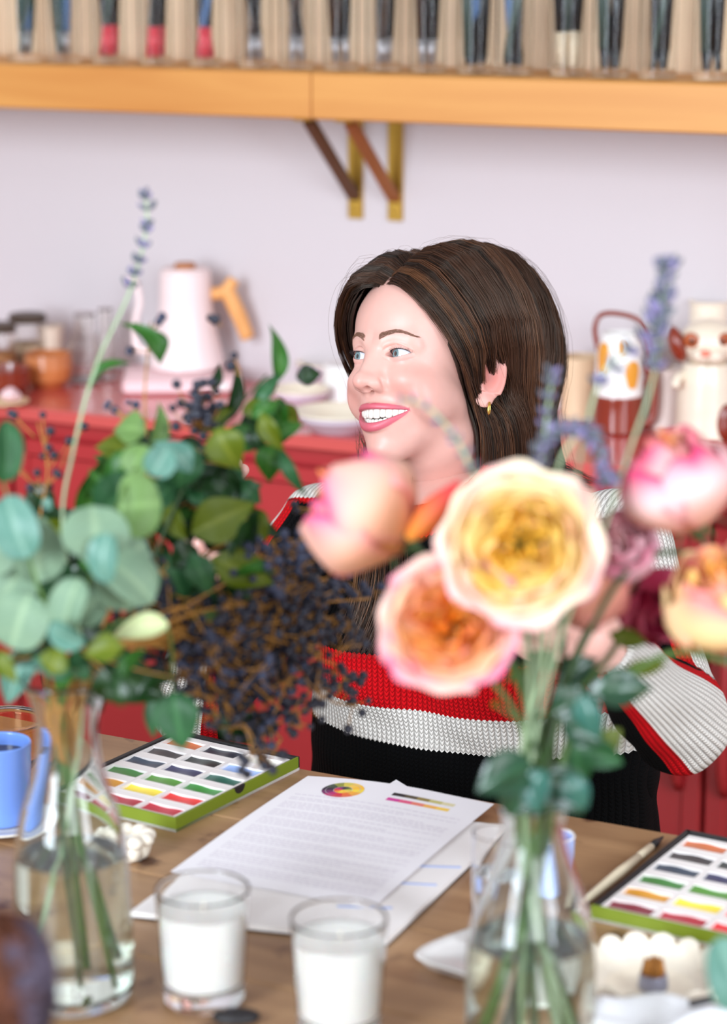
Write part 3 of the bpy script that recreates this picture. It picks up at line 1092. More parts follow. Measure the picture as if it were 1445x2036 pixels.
# ---- blue mug and amber glass, far left
M_blue = mat('periwinkle_glaze', (112, 148, 224), 0.28, 0.04, 10, coat=0.5)
p = tw(5, 1640)
t = thing('mug', 'periwinkle blue mug of dark coffee behind the left vase', 'mug', (p[0], p[1], TABLE_Z + .0045))
m = MB(); m.lathe([(0, 0), (.024, 0), (.027, .003), (.0295, .045), (.0315, .082), (.0305, .0835), (.029, .082), (.0265, .045), (.024, .006), (0, .005)], 48); m.build('cup_body', M_blue, t)
m = MB(); m.lathe([(.0283, .0700), (0, .0700)], 40); m.build('coffee', mat('coffee', (52, 28, 20), .1), t)
m = MB(); m.tube(spline([(-.027, 0, .066), (-.045, 0, .066), (-.048, 0, .035), (-.026, 0, .022)], 18), .0045, 10); m.build('handle', M_blue, t)
ts = thing('saucer', 'white saucer under the blue mug', 'saucer', (p[0], p[1], TABLE_Z))
m = MB(); m.lathe([(0, .0), (.03, 0), (.052, .006), (.053, .008), (.05, .0075), (.03, .0035), (0, .0035)], 48); m.build('dish', M_white, ts)
m = MB(); m.lathe([(.0525, .0072), (.0534, .0082), (.0522, .0084)], 48); m.build('rim', M_cream, ts)
p = tw(14, 1540)
t = thing('amber_glass', 'amber glass dish with a rolled rim behind the blue mug', 'glass dish', (p[0], p[1], TABLE_Z + .0005))
m = MB(); m.lathe([(0, 0), (.022, 0), (.036, .02), (.040, .055), (.042, .060), (.0385, .060), (.034, .022), (.02, .005), (0, .004)], 40); m.build('bowl', glass('amber', (1.0, .72, .45)), t)
m = MB(); m.lathe([(.040, .0602), (.043, .0617), (.040, .0632), (.0375, .0617)], 40); m.build('rim', M_tglass, t)

# ---- white scalloped ceramic dishes
M_ivory = mat('ivory_glaze', (238, 226, 208), 0.4, 0.02, 10, coat=0.2)


def scallop_dish(name, label, loc, R, H, n, depth, rz, mt, amp=.11):
    t = thing(name, label, 'dish', loc, rz)
    N = n * 12
    rings = [(.0, .002), (.55, .002), (.84, .004), (.95, H * .5), (1.0, H), (1.035, H + .001), (1.03, H - .002), (.95, H * .45), (.80, 0), (0, 0)]
    P = np.zeros((len(rings), N + 1, 3))
    for i, (q, z) in enumerate(rings):
        for j in range(N + 1):
            a = 2 * PI * j / N
            lobe = abs(math.cos(a * n / 2)) ** .6
            k = 1 - amp + amp * lobe if q > .5 else 1
            zz = z + (H * .42 * (lobe - .6) if q > .96 else 0)
            P[i, j] = (R * q * k * math.cos(a), R * q * k * math.sin(a), max(0, zz))
    m = MB(); m.grid(P); m.build('dish_body', mt, t)
    return t


p = tw(268, 1712)
t = thing('scalloped_dish', 'small white scalloped dish with rounded lobes between the left vase and the green box', 'dish', (p[0] - .008, p[1] + .012, TABLE_Z), .3)
m = MB()
for k in range(9):
    a = 2 * PI * k / 9
    m.ball((.020 * math.cos(a), .020 * math.sin(a), .020), (.0085, .0085, .007), 14)
    m.ball((.016 * math.cos(a), .016 * math.sin(a), .010), (.008, .008, .010), 12)
m.lathe([(0, 0), (.017, 0), (.021, .012), (.020, .022), (.016, .019), (0, .012)], 36)
m.build('lobed_rim', M_ivory, t)
m = MB(); m.lathe([(0, .0124), (.0145, .0185)], 30); m.build('well', M_white, t)

# big scalloped box with a stub brush, bottom right
p = tw(1292, 1965)
sb = scallop_dish('scalloped_box', 'large ivory scalloped ceramic dish at the bottom right', (p[0], p[1], TABLE_Z), .062, .020, 16, .01, .1, M_ivory, .05)
m = MB(); m.lathe([(.0, .0022), (.045, .0026)], 30); m.build('well', M_cream, sb)
bp = p + np.array([.001, -.012, 0])
t = thing('stub_brush', 'short round brush with brown bristles and silver ferrule in the ivory dish', 'brush', (bp[0], bp[1], TABLE_Z + .0065))
m = MB(); m.lathe([(0, .0), (.0125, 0), (.013, .002), (.0115, .012), (0, .012)], 28); m.build('ferrule', mat('blued_steel', (150, 152, 172), .3, .1, metal=.6), t)
m = MB()
for k in range(60):
    a, q = jr.uniform(0, 2 * PI), .0098 * math.sqrt(jr.random())
    m.tube([(q * math.cos(a), q * math.sin(a), .012), (q * .8 * math.cos(a), q * .8 * math.sin(a), .025 + jr.uniform(-.001, .0015))], [.0012, .0008], 5)
m.build('bristles', mat('brown_bristles', (168, 108, 40), .7, .2), t)

# crumpled white cloth nearest the camera on the right
def cloth(name, label, cx, cy, W, Hh, ang, base, amp, mt, seed):
    r = np.random.default_rng(seed)
    n = 44
    ph = r.uniform(0, 6, 12)
    P = np.zeros((n, n, 3))
    for i in range(n):
        for j in range(n):
            a, b = i / (n - 1) - .5, j / (n - 1) - .5
            ed = min(1, 6 * (.5 - max(abs(a), abs(b))))
            z = base + amp * ed * (.6 + .22 * math.sin(7 * a + 4 * b + ph[0]) + .14 * math.sin(-6 * a + 9 * b + ph[1]) + .05 * math.sin(17 * a + 9 * b + ph[2]))
            w = .04 * math.sin(5 * b + ph[3]); h = .05 * math.sin(6 * a + ph[4])
            x, y = (a + w) * W, (b + h) * Hh
            P[i, j] = (x * math.cos(ang) - y * math.sin(ang), x * math.sin(ang) + y * math.cos(ang), z)
    m = MB(); m.grid(P); Q = P.copy(); Q[:, :, 2] = np.maximum(0.0002, Q[:, :, 2] - .0022); m.grid(Q[::-1])
    for k in range(1):
        e = [P[0], P[-1], P[:, 0], P[:, -1]]; e2 = [Q[0], Q[-1], Q[:, 0], Q[:, -1]]
        for a, b in zip(e, e2):
            m.grid(np.stack([a, b]))
    o = m.build(name, mt); o.location = (cx, cy, TABLE_Z)
    return tag(o, label, 'cloth')


M_linen = mat('white_linen', (240, 238, 240), .9, .02, 40, bump=.1, bscale=900)
q = tw(1290, 2105)
cloth('cloth_napkin', 'crumpled white cloth in the bottom right corner, nearest the camera', q[0] + .01, q[1] + .005, .170, .100, -.2, .010, .040, M_linen, 4)
p0, p1 = tw(1372, 1996, TABLE_Z + .046), tw(1424, 1984, TABLE_Z + .046)
t = thing('black_pencil', 'short black pencil stub resting on the crumpled white cloth', 'pencil', p0)
m = MB(); m.tube(np.array([p0, p0 + (p1 - p0) * .8]) - p0, .0032, 6); m.build('barrel', M_blackc, t, smooth=False)
m = MB(); m.tube(np.array([p0 + (p1 - p0) * .8, p1]) - p0, [.0032, .0006], 6); m.build('point', M_cream, t)

# white tray corner left of the right vase
p = tw(905, 1925)
o = None
m = MB()
c_ = [tw(828, 1912), tw(905, 1948), tw(1060, 1985), tw(1010, 1850), tw(928, 1866)]
cc = sum(c_) / len(c_)
ring = []
for q_, z_ in ((.90, .0), (1.0, .006), (1.03, .0075), (1.0, .009), (.86, .0055), (0.0, .005)):
    pts = spline(np.array([c_[k % 5] for k in range(-1, 7)]), 71)[10:61]
    ring.append([(cc + (pp - cc) * q_) * np.array([1, 1, 0]) + np.array([0, 0, z_]) for pp in pts])
P = np.array(ring); P[:, -1] = P[:, 0]
m.grid(P[:, ::-1]); m.add([x for x in P[0][:-1]], [tuple(range(50))])
o = m.build('ceramic_palette', M_white, loc=np.array([cc[0], cc[1], 0])); o.location = (cc[0], cc[1], TABLE_Z + .0003)
tag(o, 'white ceramic palette dish with a pointed corner, left of the right vase', 'palette')

# clear water glass behind the right vase
p = tw(962, 1905)
t = thing('water_glass', 'straight clear glass of water just left of the right vase', 'glass', (p[0] + .002, p[1] - .01, TABLE_Z + .0085), 0)
t.location = (p[0] + .010, p[1] + .02, TABLE_Z + .0105)
R, H = .0205, .098
m = MB(); m.lathe([(0, 0), (R - .001, 0), (R, .002), (R * 1.02, H), (R * 1.02 - .0012, H), (R - .0014, .006), (0, .005)], 48); m.build('tumbler', M_tglass, t)
m = MB(); m.lathe([(0, .0052), (R - .0016, .0062), (R - .0013, .062), (0, .062)], 48); m.build('water', glass('water', (.93, .97, 1), 1.33), t)
# blue cup seen behind the vase
p = tw(1120, 1790)
t = thing('small_blue_cup', 'small pale blue cup behind the right vase', 'cup', (p[0] - .008, p[1] + .02, TABLE_Z + .0005))
m = MB(); m.lathe([(0, 0), (.016, 0), (.0175, .002), (.019, .055), (.0175, .055), (.016, .004), (0, .003)], 36); m.build('cup_body', mat('pale_blue_glaze', (170, 186, 232), .4), t)
m = MB(); m.lathe([(.0172, .0548), (.0188, .0565), (.0195, .0552)], 36); m.build('rim', M_white, t)
# dark pebble-like eraser at the bottom edge
p = tw(455, 2034)
t = MB(); t.ball((0, 0, .006), (.02, .012, .006), 20)
o = t.build('kneaded_eraser', M_blackc); o.location = (p[0] + .006, p[1], TABLE_Z)
tag(o, 'small dark lump on the table at the bottom edge below the candles', 'eraser')
# ================================================================== VASES AND FLOWERS
M_vglass = glass('vase_glass', (0.97, 1.0, 0.985), 1.48)
M_water = glass('vase_water', (0.93, 0.98, 0.90), 1.33)


def vase(name, label, loc, prof, wl_h, th=.0022):
    """prof: [(height, radius)]"""
    t = thing(name, label, 'vase', loc, 0, 'clear glass flower vases')
    hs = np.array([p[0] for p in prof]); rs = np.array([p[1] for p in prof])
    S = spline(np.stack([rs, hs], 1), 60)
    outer = [(r, z) for r, z in S]
    inner = [(max(.001, r - th), z) for r, z in S if z > .012]
    m = MB()
    m.lathe([(0, .001), (outer[0][0] - .006, 0)] + outer + [(outer[-1][0] - th / 2, outer[-1][1] + .0008)] + inner[::-1] + [(inner[0][0] - .008, .0095), (0, .009)], 64)
    m.build('glass_body', M_vglass, t)
    rad = lambda z: float(np.interp(z, S[:, 1], S[:, 0])) - th + .0002
    m = MB()
    m.lathe([(0, .0092), (rad(.013) - .006, .0098)] + [(rad(z), z) for z in np.linspace(.0135, wl_h, 14)] + [(0, wl_h)], 64)
    m.build('water', M_water, t)
    return t


LV = tw(150, 1985)
LV = np.array([-0.2415, 1.872, TABLE_Z + .0004])
vase('glass_vase', 'tall clear glass vase with a flared rim, on the left, holding eucalyptus and berries', LV,
     [(.004, .047), (.012, .0495), (.05, .0495), (.09, .0480), (.132, .0462), (.165, .0400), (.195, .0305), (.228, .0258), (.255, .0280), (.279, .0365)], .128)
RV = np.array([0.1285, 1.722, TABLE_Z + .0004])
vase('glass_vase', 'clear glass bottle vase with a narrow neck, on the right, holding pink and yellow roses', RV,
     [(.004, .047), (.012, .0495), (.06, .0500), (.10, .0495), (.128, .0465), (.160, .0370), (.190, .0270), (.212, .0235), (.228, .0262)], .118)

M_eu = leaf_mat('eucalyptus_leaf', (122, 150, 122), (150, 176, 140), 0.6, .2)
M_eub = leaf_mat('blue_green_leaf', (92, 138, 122), (130, 168, 150), 0.4, .2)
M_pale = leaf_mat('pale_yellow_leaf', (206, 214, 160), (220, 224, 180), 0.6, .3)
M_grn = leaf_mat('green_leaf', (46, 100, 28), (80, 130, 50), 0.4, .25)
M_dkg = leaf_mat('dark_green_leaf', (20, 50, 16), (36, 72, 28), 0.3, .12)
M_olv = leaf_mat('olive_leaf', (98, 114, 20), (130, 140, 44), 0.45, .3)
M_mid = leaf_mat('mid_green_leaf', (42, 92, 52), (70, 124, 74), 0.45, .25)
M_light = leaf_mat('light_green_leaf', (112, 146, 80), (140, 176, 104), 0.5, .3)
M_rleaf = leaf_mat('rose_leaf', (24, 62, 38), (40, 84, 50), 0.22, .12, spec=.7)
M_rteal = leaf_mat('rose_leaf_blue', (44, 96, 84), (70, 116, 98), 0.2, .12, spec=.7)
M_twig = mat('ochre_twig', (172, 120, 52), .6, .2, 60)
M_stem = mat('green_stem', (74, 104, 42), .5, .15, 40)
M_stemd = mat('dark_green_stem', (44, 72, 28), .45, .15, 40)
M_lstem = mat('grey_green_stem', (156, 176, 138), .6, .1, 40)
M_berry = mat('navy_berry', (30, 31, 46), .4, .3, 120)
M_berryb = mat('bloom_blue_berry', (46, 51, 74), .5, .2, 120)

LEAFM = {}


def leaf_mesh(shape, curl, seed=0):
    key = (shape, curl, seed)
    if key in LEAFM: return LEAFM[key]
    na, nb = 17, 11
    P = np.zeros((na, nb, 3)); A = np.zeros((na, nb, 1))
    r = np.random.default_rng(seed + 11)
    ph = r.uniform(0, 6, 3)
    for i in range(na):
        t = i / (na - 1)
        if shape == 'round':
            w = math.sqrt(max(0, 1 - (2 * t - 1) ** 2)) ** .85 * (1 - .12 * t) / 1.0
        elif shape == 'drop':
            w = (math.sin(PI * t ** .75)) ** .8 * (1 - .1 * t)
        else:
            w = math.sin(PI * t ** .85) ** 1.05 * (1 - .15 * t)
        w = max(w, .012)
        for j in range(nb):
            q = -1 + 2 * j / (nb - 1)
            z = curl * (t * (1 - t) * 4) * .25 - curl * t * t * .35 + .10 * abs(q) * w + .03 * math.sin(5 * t + 2.5 * q + ph[0]) * w
            z += .018 * math.sin(9 * q + 4 * t + ph[1]) * w * abs(q)
            P[i, j] = (q * w * .5, t, z)
            v = math.exp(-(q / .05) ** 2) * .9
            v = max(v, .35 * max(0, math.sin((t - abs(q) * .35) * 2 * PI * 7)) ** 8)
            A[i, j, 0] = v
    me = MB()
    me.grid(P, att=A)
    Q = P.copy(); Q[:, :, 2] -= .006
    me.grid(Q[:, ::-1], att=A[:, ::-1])
    LEAFM[key] = me
    return me


LEAFDATA = {}


def leaf(parent, a, b, wpx, shape, mt, D=1.95, Dt=None, roll=0.0, curl=.5, seed=0, pitchn=0.0):
    """leaf from pixel a (stalk end) to pixel b (tip), wpx wide"""
    Dt = D if Dt is None else Dt
    p0, p1 = ad(a[0], a[1], D), ad(b[0], b[1], Dt)
    d = p1 - p0
    L = np.linalg.norm(d)
    view = -ray((a[0] + b[0]) / 2, (a[1] + b[1]) / 2)
    M = frame(p0, d, view + np.array([0, 0, .35]))
    W = wpx * D / F_PX * (1.12 if shape == 'round' else 1.05)
    Rr = np.array(Matrix.Rotation(roll, 4, 'Y'))
    S = np.diag([W, L, L, 1.0])
    M = M @ Rr @ S
    key = (shape, curl, seed, mt.name)
    if key not in LEAFDATA:
        o = leaf_mesh(shape, curl, seed).build('leaf', mt, None, attname='vein')
        LEAFDATA[key] = o
    else:
        o = LEAFDATA[key].copy()
        C.objects.link(o)
    o.parent = parent
    Mp = Matrix.Translation(-Vector(parent.location))
    o.matrix_local = Mp @ Matrix(M.tolist())
    return o


def ploc(t):
    return np.array(t.location)


def stem_tube(t, pts, r0, r1, mt, name='stem', n=7, N=34):
    P = spline(pts, N)
    m = MB(); m.tube(P - ploc(t), list(np.linspace(r0, r1, N)), n)
    m.build(name, mt, t)
    return P


def invase(V, seed, neck_h, bot_r=.03, neck_r=.014):
    r = random.Random(seed)
    a = r.uniform(0, 2 * PI)
    b = a + PI + r.uniform(-.7, .7)
    return [V + np.array([bot_r * math.cos(a), bot_r * math.sin(a), .014 + r.uniform(0, .02)]),
            V + np.array([neck_r * math.cos(b), neck_r * math.sin(b), neck_h])]


def branch(name, label, cat, group, V, nh, path, seed, mt, r0=.0022, r1=.0010, base=None, short=False):
    """path: [(px,py,D)...] above the vase"""
    b = invase(V, seed, nh) if base is None else base
    if short:
        b = [b[1] + (b[0] - b[1]) * .22, b[1]]
    t = thing(name, label, cat, b[0], 0, group)
    P = stem_tube(t, b + [ad(*q) for q in path], r0, r1, mt)
    return t, P


# ---------------------------------------------------------------- eucalyptus and foliage, left vase
GE = 'eucalyptus branches in the left vase'
NH = .262
t, P = branch('eucalyptus_branch', 'tall grey-green round-leaved eucalyptus branch at the front centre of the left bouquet', 'foliage', GE, LV, NH,
              [(150, 1250, 1.93), (190, 1120, 1.89), (235, 1000, 1.90), (270, 930, 1.92)], 1, M_stem)
for a, b, w, sh_, mt, D, ro in [((190, 1110), (185, 1005), 132, 'round', M_eu, 1.87, .2), ((190, 1105), (310, 1190), 100, 'round', M_eu, 1.90, -.3),
                                ((215, 1060), (205, 1160), 66, 'round', M_eub, 1.86, .5), ((235, 1010), (320, 1000), 126, 'round', M_light, 1.91, .2),
                                ((160, 1150), (118, 1262), 78, 'round', M_eu, 1.88, .35), ((240, 1100), (255, 1215), 128, 'round', M_eu, 1.91, -.2),
                                ((150, 1090), (235, 1060), 90, 'round', M_eu, 1.9, .4), ((200, 1180), (150, 1240), 70, 'round', M_eu, 1.93, -.2), ((230, 1120), (290, 1080), 90, 'round', M_eu, 1.93, .4), ((200, 1020), (270, 950), 90, 'round', M_mid, 1.95, .2), ((262, 945), (290, 885), 70, 'round', M_light, 1.94, -.4), ((300, 945), (335, 890), 62, 'round', M_eub, 1.90, .3)]:
    leaf(t, a, b, w, sh_, mt, D, roll=ro, curl=.35, seed=int(a[0]) % 4)
t, P = branch('eucalyptus_branch', 'grey-green round-leaved eucalyptus branch leaning to the left edge of the photo', 'foliage', GE, LV, NH,
              [(110, 1260, 1.90), (70, 1150, 1.88), (40, 1050, 1.88), (5, 960, 1.88)], 2, M_stem)
for a, b, w, sh_, mt, D, ro in [((75, 1160), (70, 1035), 104, 'round', M_eu, 1.89, .3), ((55, 1110), (10, 985), 90, 'round', M_eub, 1.87, -.3),
                                ((60, 1180), (20, 1290), 118, 'round', M_eu, 1.89, .1), ((90, 1200), (120, 1110), 80, 'round', M_mid, 1.93, .3), ((40, 1100), (90, 1030), 70, 'round', M_eu, 1.92, .6), ((70, 1230), (10, 1200), 80, 'round', M_mid, 1.94, .3), ((30, 1050), (-40, 1130), 110, 'round', M_eu, 1.90, .2),
                                ((5, 960), (18, 835), 62, 'round', M_mid, 1.92, .4), ((60, 1120), (-20, 1220), 120, 'round', M_eu, 1.91, .2),
                                ((100, 1240), (165, 1285), 60, 'round', M_eub, 1.87, .9)]:
    leaf(t, a, b, w, sh_, mt, D, roll=ro, curl=.3, seed=int(a[0]) % 4)
t, P = branch('eucalyptus_branch', 'low eucalyptus spray with pale and drooping leaves over the rim of the left vase', 'foliage', GE, LV, NH,
              [(190, 1300, 1.92), (230, 1240, 1.91), (330, 1245, 1.94), (345, 1400, 1.97)], 3, M_stem, .0022, .001)
for a, b, w, sh_, mt, D, ro in [((335, 1243), (222, 1262), 56, 'drop', M_pale, 1.91, .2), ((345, 1375), (362, 1490), 90, 'drop', M_mid, 1.96, .15),
                                ((320, 1372), (300, 1468), 42, 'drop', M_mid, 1.98, .5), ((200, 1330), (330, 1385), 96, 'drop', M_dkg, 1.95, .2),
                                ((110, 1300), (135, 1210), 44, 'round', M_light, 1.95, .6), ((130, 1350), (60, 1310), 50, 'drop', M_eub, 1.9, .5),
                                ((60, 1290), (10, 1400), 70, 'drop', M_eub, 1.98, .2)]:
    leaf(t, a, b, w, sh_, mt, D, roll=ro, curl=.3, seed=int(a[0]) % 4)
t, P = branch('green_leaf_branch', 'branch of dark green pointed leaves low across the left vase mouth', 'foliage', None, LV, NH,
              [(120, 1300, 1.97), (60, 1300, 1.98), (10, 1310, 1.98)], 4, M_twig, short=True)
for a, b, w, mt, D, ro in [((120, 1300), (10, 1310), 70, M_dkg, 1.97, .5), ((150, 1320), (105, 1370), 60, M_grn, 1.93, .3), ((160, 1300), (215, 1250), 70, M_dkg, 1.99, .2),
                           ((150, 1290), (60, 1250), 60, M_dkg, 1.99, .4), ((190, 1340), (265, 1320), 70, M_dkg, 1.99, .1), ((170, 1310), (200, 1420), 70, M_dkg, 2.0, .3)]:
    leaf(t, a, b, w, 'oval', mt, D, roll=ro, curl=.6, seed=int(a[0]) % 3)

GB = 'berried leafy branches in the left vase'
t, P = branch('berry_branch', 'tall thin branch with pointed leaves and blue berries in front of the pink kettle', 'foliage', GB, LV, NH,
              [(230, 1180, 2.02), (290, 960, 2.04), (288, 780, 2.05), (300, 640, 2.06)], 5, M_twig, .0020, .0007, short=True)
for a, b, w, mt, D, ro in [((318, 722), (250, 630), 46, M_grn, 2.04, .5), ((300, 655), (325, 722), 40, M_grn, 2.05, -.4), ((258, 722), (160, 775), 34, M_grn, 2.03, .6),
                           ((290, 860), (225, 850), 76, M_light, 2.0, .2), ((260, 905), (190, 880), 70, M_olv, 2.02, .3), ((270, 890), (215, 990), 60, M_grn, 1.99, .3), ((205, 1000), (180, 930), 44, M_grn, 2.02, .1),
                           ((150, 1030), (225, 900), 66, M_grn, 2.04, .4), ((300, 900), (325, 800), 40, M_light, 2.03, .5)]:
    leaf(t, a, b, w, 'oval', mt, D, roll=ro, curl=.7, seed=int(a[0]) % 3)


def berries(t, cluster_pts, r=.0036, stems=None, mt=M_berry, jit=.0, name='berry_cluster'):
    """berries on little stalks; cluster_pts: [(berry point, joint point)]"""
    m = MB(); s = MB()
    o = ploc(t)
    for bp_, jp_ in cluster_pts:
        rr_ = r * rng.uniform(.8, 1.2)
        m.ball(bp_ - o, (rr_, rr_, rr_ * 1.05), 10)
        mid = (bp_ + jp_) / 2 + rng.normal(0, .002, 3)
        s.tube(spline([jp_ - o, mid - o, bp_ - o], 5), .00055, 5)
    m.build(name, mt, t)
    s.build('berry_stalks', M_twig, t)


berries(t, [(ad(x, y, 2.05), ad(jx, jy, 2.05)) for x, y, jx, jy in
            [(315, 640, 300, 655), (270, 648, 300, 655), (258, 698, 300, 700), (308, 695, 300, 690), (322, 630, 300, 655), (285, 838, 289, 860),
             (216, 802, 288, 850), (228, 815, 288, 850), (212, 808, 288, 850), (255, 800, 289, 850), (270, 805, 289, 850)]], .0034, mt=M_berryb)

t, P = branch('berry_branch', 'leafy branch with a big navy berry cluster in the centre of the left bouquet', 'foliage', GB, LV, NH,
              [(250, 1230, 2.02), (330, 1050, 2.03), (400, 900, 2.04), (480, 800, 2.06), (530, 745, 2.07)], 6, M_stemd, .0022, .0009)
for a, b, w, mt, D, ro in [((545, 765), (548, 643), 38, M_grn, 2.06, .5), ((500, 800), (560, 740), 34, M_mid, 2.05, .4), ((588, 750), (640, 742), 44, M_dkg, 2.08, .2),
                           ((450, 840), (478, 722), 34, M_dkg, 2.07, .4), ((420, 780), (440, 722), 24, M_dkg, 2.07, .3), ((430, 850), (475, 935), 84, M_olv, 2.0, .3),
                           ((500, 830), (555, 795), 40, M_grn, 2.03, .2), ((520, 820), (560, 900), 44, M_olv, 2.02, .4), ((560, 890), (605, 990), 30, M_mid, 2.04, .4),
                           ((540, 870), (605, 840), 34, M_grn, 2.03, .2), ((480, 820), (545, 800), 40, M_olv, 2.05, .3), ((380, 880), (350, 975), 90, M_mid, 2.02, .1),
                           ((400, 860), (470, 800), 40, M_olv, 2.06, .3), ((380, 940), (310, 870), 62, M_eub, 1.98, .2), ((440, 870), (530, 880), 60, M_grn, 2.06, .1),
                           ((545, 880), (530, 960), 60, M_grn, 2.05, .2), ((470, 960), (520, 1000), 50, M_mid, 2.06, .1)]:
    leaf(t, a, b, w, 'oval', mt, D, roll=ro, curl=.7, seed=int(a[0]) % 3)
cl_ = []
for k in range(46):
    x, y = 395 + rng.normal(0, 26), 825 + rng.normal(0, 30)
    cl_.append((ad(x, y, 2.03 + rng.normal(0, .012)), ad(400 + (x - 395) * .3, 850 + (y - 825) * .3, 2.035)))
cl_ += [(ad(x, y, 2.06), ad(jx, jy, 2.06)) for x, y, jx, jy in [(465, 707, 480, 740), (459, 727, 480, 745), (428, 635, 440, 650), (418, 632, 430, 640), (421, 760, 440, 790)]]
berries(t, cl_, .0040, mt=M_berry)

t, P = branch('green_leaf_branch', 'branch of broad olive and green leaves in the middle right of the left bouquet', 'foliage', None, LV, NH,
              [(260, 1230, 2.03), (360, 1130, 2.05), (450, 1080, 2.06)], 7, M_twig, short=True)
for a, b, w, mt, D, ro in [((380, 1060), (505, 1000), 96, M_olv, 2.03, .3), ((420, 1110), (545, 1160), 80, M_olv, 2.04, .2), ((330, 1100), (370, 1200), 84, M_mid, 2.04, .1),
                           ((330, 1080), (300, 1180), 70, M_dkg, 2.06, .3), ((380, 1150), (430, 1210), 60, M_mid, 2.06, .1), ((400, 1060), (470, 1090), 60, M_dkg, 2.08, .1),
                           ((340, 1010), (400, 930), 80, M_dkg, 2.07, .2), ((400, 1000), (440, 920), 80, M_dkg, 2.08, .1), ((300, 1000), (380, 960), 70, M_mid, 2.08, .3),
                           ((430, 1000), (520, 960), 70, M_mid, 2.07, .1), ((330, 1050), (420, 1030), 70, M_grn, 2.07, .4), ((240, 1200), (330, 1150), 80, M_dkg, 2.06, .2),
                           ((360, 1210), (440, 1270), 60, M_grn, 2.05, .2), ((380, 1260), (440, 1210), 60, M_light, 2.04, .3), ((300, 1240), (380, 1300), 60, M_dkg, 2.07, .2),
                           ((240, 1060), (180, 980), 60, M_dkg, 2.07, .2), ((170, 1200), (110, 1120), 70, M_dkg, 2.08, .2), ((120, 1060), (60, 1000), 60, M_dkg, 2.08, .2),
                           ((260, 1290), (180, 1240), 70, M_dkg, 2.07, .1), ((440, 1030), (560, 1060), 60, M_dkg, 2.1, .1), ((300, 930), (240, 850), 60, M_grn, 2.09, .1), ((260, 960), (190, 900), 60, M_grn, 2.10, .3),
                           ((420, 1420), (520, 1480), 60, M_dkg, 2.12, .3), ((200, 1260), (120, 1200), 90, M_dkg, 2.05, .2), ((120, 1180), (60, 1110), 80, M_dkg, 2.06, .2), ((260, 1180), (330, 1240), 90, M_dkg, 2.06, .1), ((380, 1100), (420, 1180), 60, M_mid, 2.0, .1), ((350, 960), (290, 1030), 70, M_mid, 2.05, .3), ((450, 900), (410, 980), 70, M_dkg, 2.1, .1), ((500, 950), (460, 1050), 70, M_olv, 2.08, .2), ((150, 1140), (210, 1220), 80, M_dkg, 2.05, .3), ((280, 1020), (250, 1120), 80, M_dkg, 2.06, .2), ((60, 960), (110, 1030), 60, M_dkg, 2.08, .3), ((430, 1440), (560, 1440), 50, M_dkg, 2.12, .3)]:
    leaf(t, a, b, w, 'oval', mt, D, roll=ro, curl=.5, seed=int(a[0]) % 3)

t, P = branch('berry_branch', 'fine sprig with scattered dark berries against the red door at the far left', 'foliage', GB, LV, NH,
              [(110, 1200, 2.03), (80, 1050, 2.05), (95, 930, 2.06), (75, 840, 2.07)], 8, M_twig, .0016, .0006, short=True)
berries(t, [(ad(x, y, 2.06 + rng.normal(0, .008)), ad(jx, jy, 2.06)) for x, y, jx, jy in
            [(85, 825, 92, 900), (100, 857, 92, 900), (138, 877, 100, 930), (97, 890, 92, 910), (85, 907, 90, 925), (107, 905, 92, 925), (30, 930, 85, 975), (74, 940, 85, 975),
             (112, 940, 90, 975), (118, 945, 90, 975), (98, 968, 88, 990), (28, 825, 70, 870), (22, 822, 70, 870), (168, 848, 120, 930), (60, 970, 85, 990), (90, 1010, 85, 1030), (10, 880, 60, 950)]], .0036)
leaf(t, (90, 990), (98, 1015), 20, 'round', M_eub, 2.0, roll=.3, curl=.3)

def fill_leaves(label, path, spots, seed, n):
    """leafy branch whose leaves stand on thin twigs round the given spots (px, py, rx, ry)"""
    r = np.random.default_rng(seed)
    t, P = branch('green_leaf_branch', label, 'foliage', 'green leafy branches in the left vase', LV, NH, path, seed, M_twig, .0018, .0009, short=True)
    tw_ = MB()
    for k in range(n):
        cx_, cy_, rx, ry = spots[k % len(spots)]
        a, q = r.uniform(0, 2 * PI), math.sqrt(r.random())
        x, y = cx_ + rx * q * math.cos(a), cy_ + ry * q * math.sin(a)
        D = path[-1][2] - .02 + r.uniform(-.03, .05)
        L, w = r.uniform(60, 105), r.uniform(40, 66)
        b = r.uniform(0, 2 * PI)
        p0, p1 = (x - L / 2 * math.cos(b), y - L / 2 * math.sin(b)), (x + L / 2 * math.cos(b), y + L / 2 * math.sin(b))
        leaf(t, p0, p1, w, 'oval', (M_dkg, M_dkg, M_grn, M_mid, M_olv, M_dkg)[r.integers(0, 6)], D, D + r.uniform(-.012, .012), roll=r.uniform(-.6, .6), curl=.5, seed=int(r.integers(0, 3)))
        bp_ = ad(p0[0], p0[1], D)
        j = P[np.argmin(np.linalg.norm(P[14:] - bp_, axis=1)) + 14]
        tw_.tube(spline([j - ploc(t), (j + bp_) / 2 - ploc(t) + r.normal(0, .003, 3), bp_ - ploc(t)], 7), .0007, 5)
    tw_.build('twigs', M_twig, t)


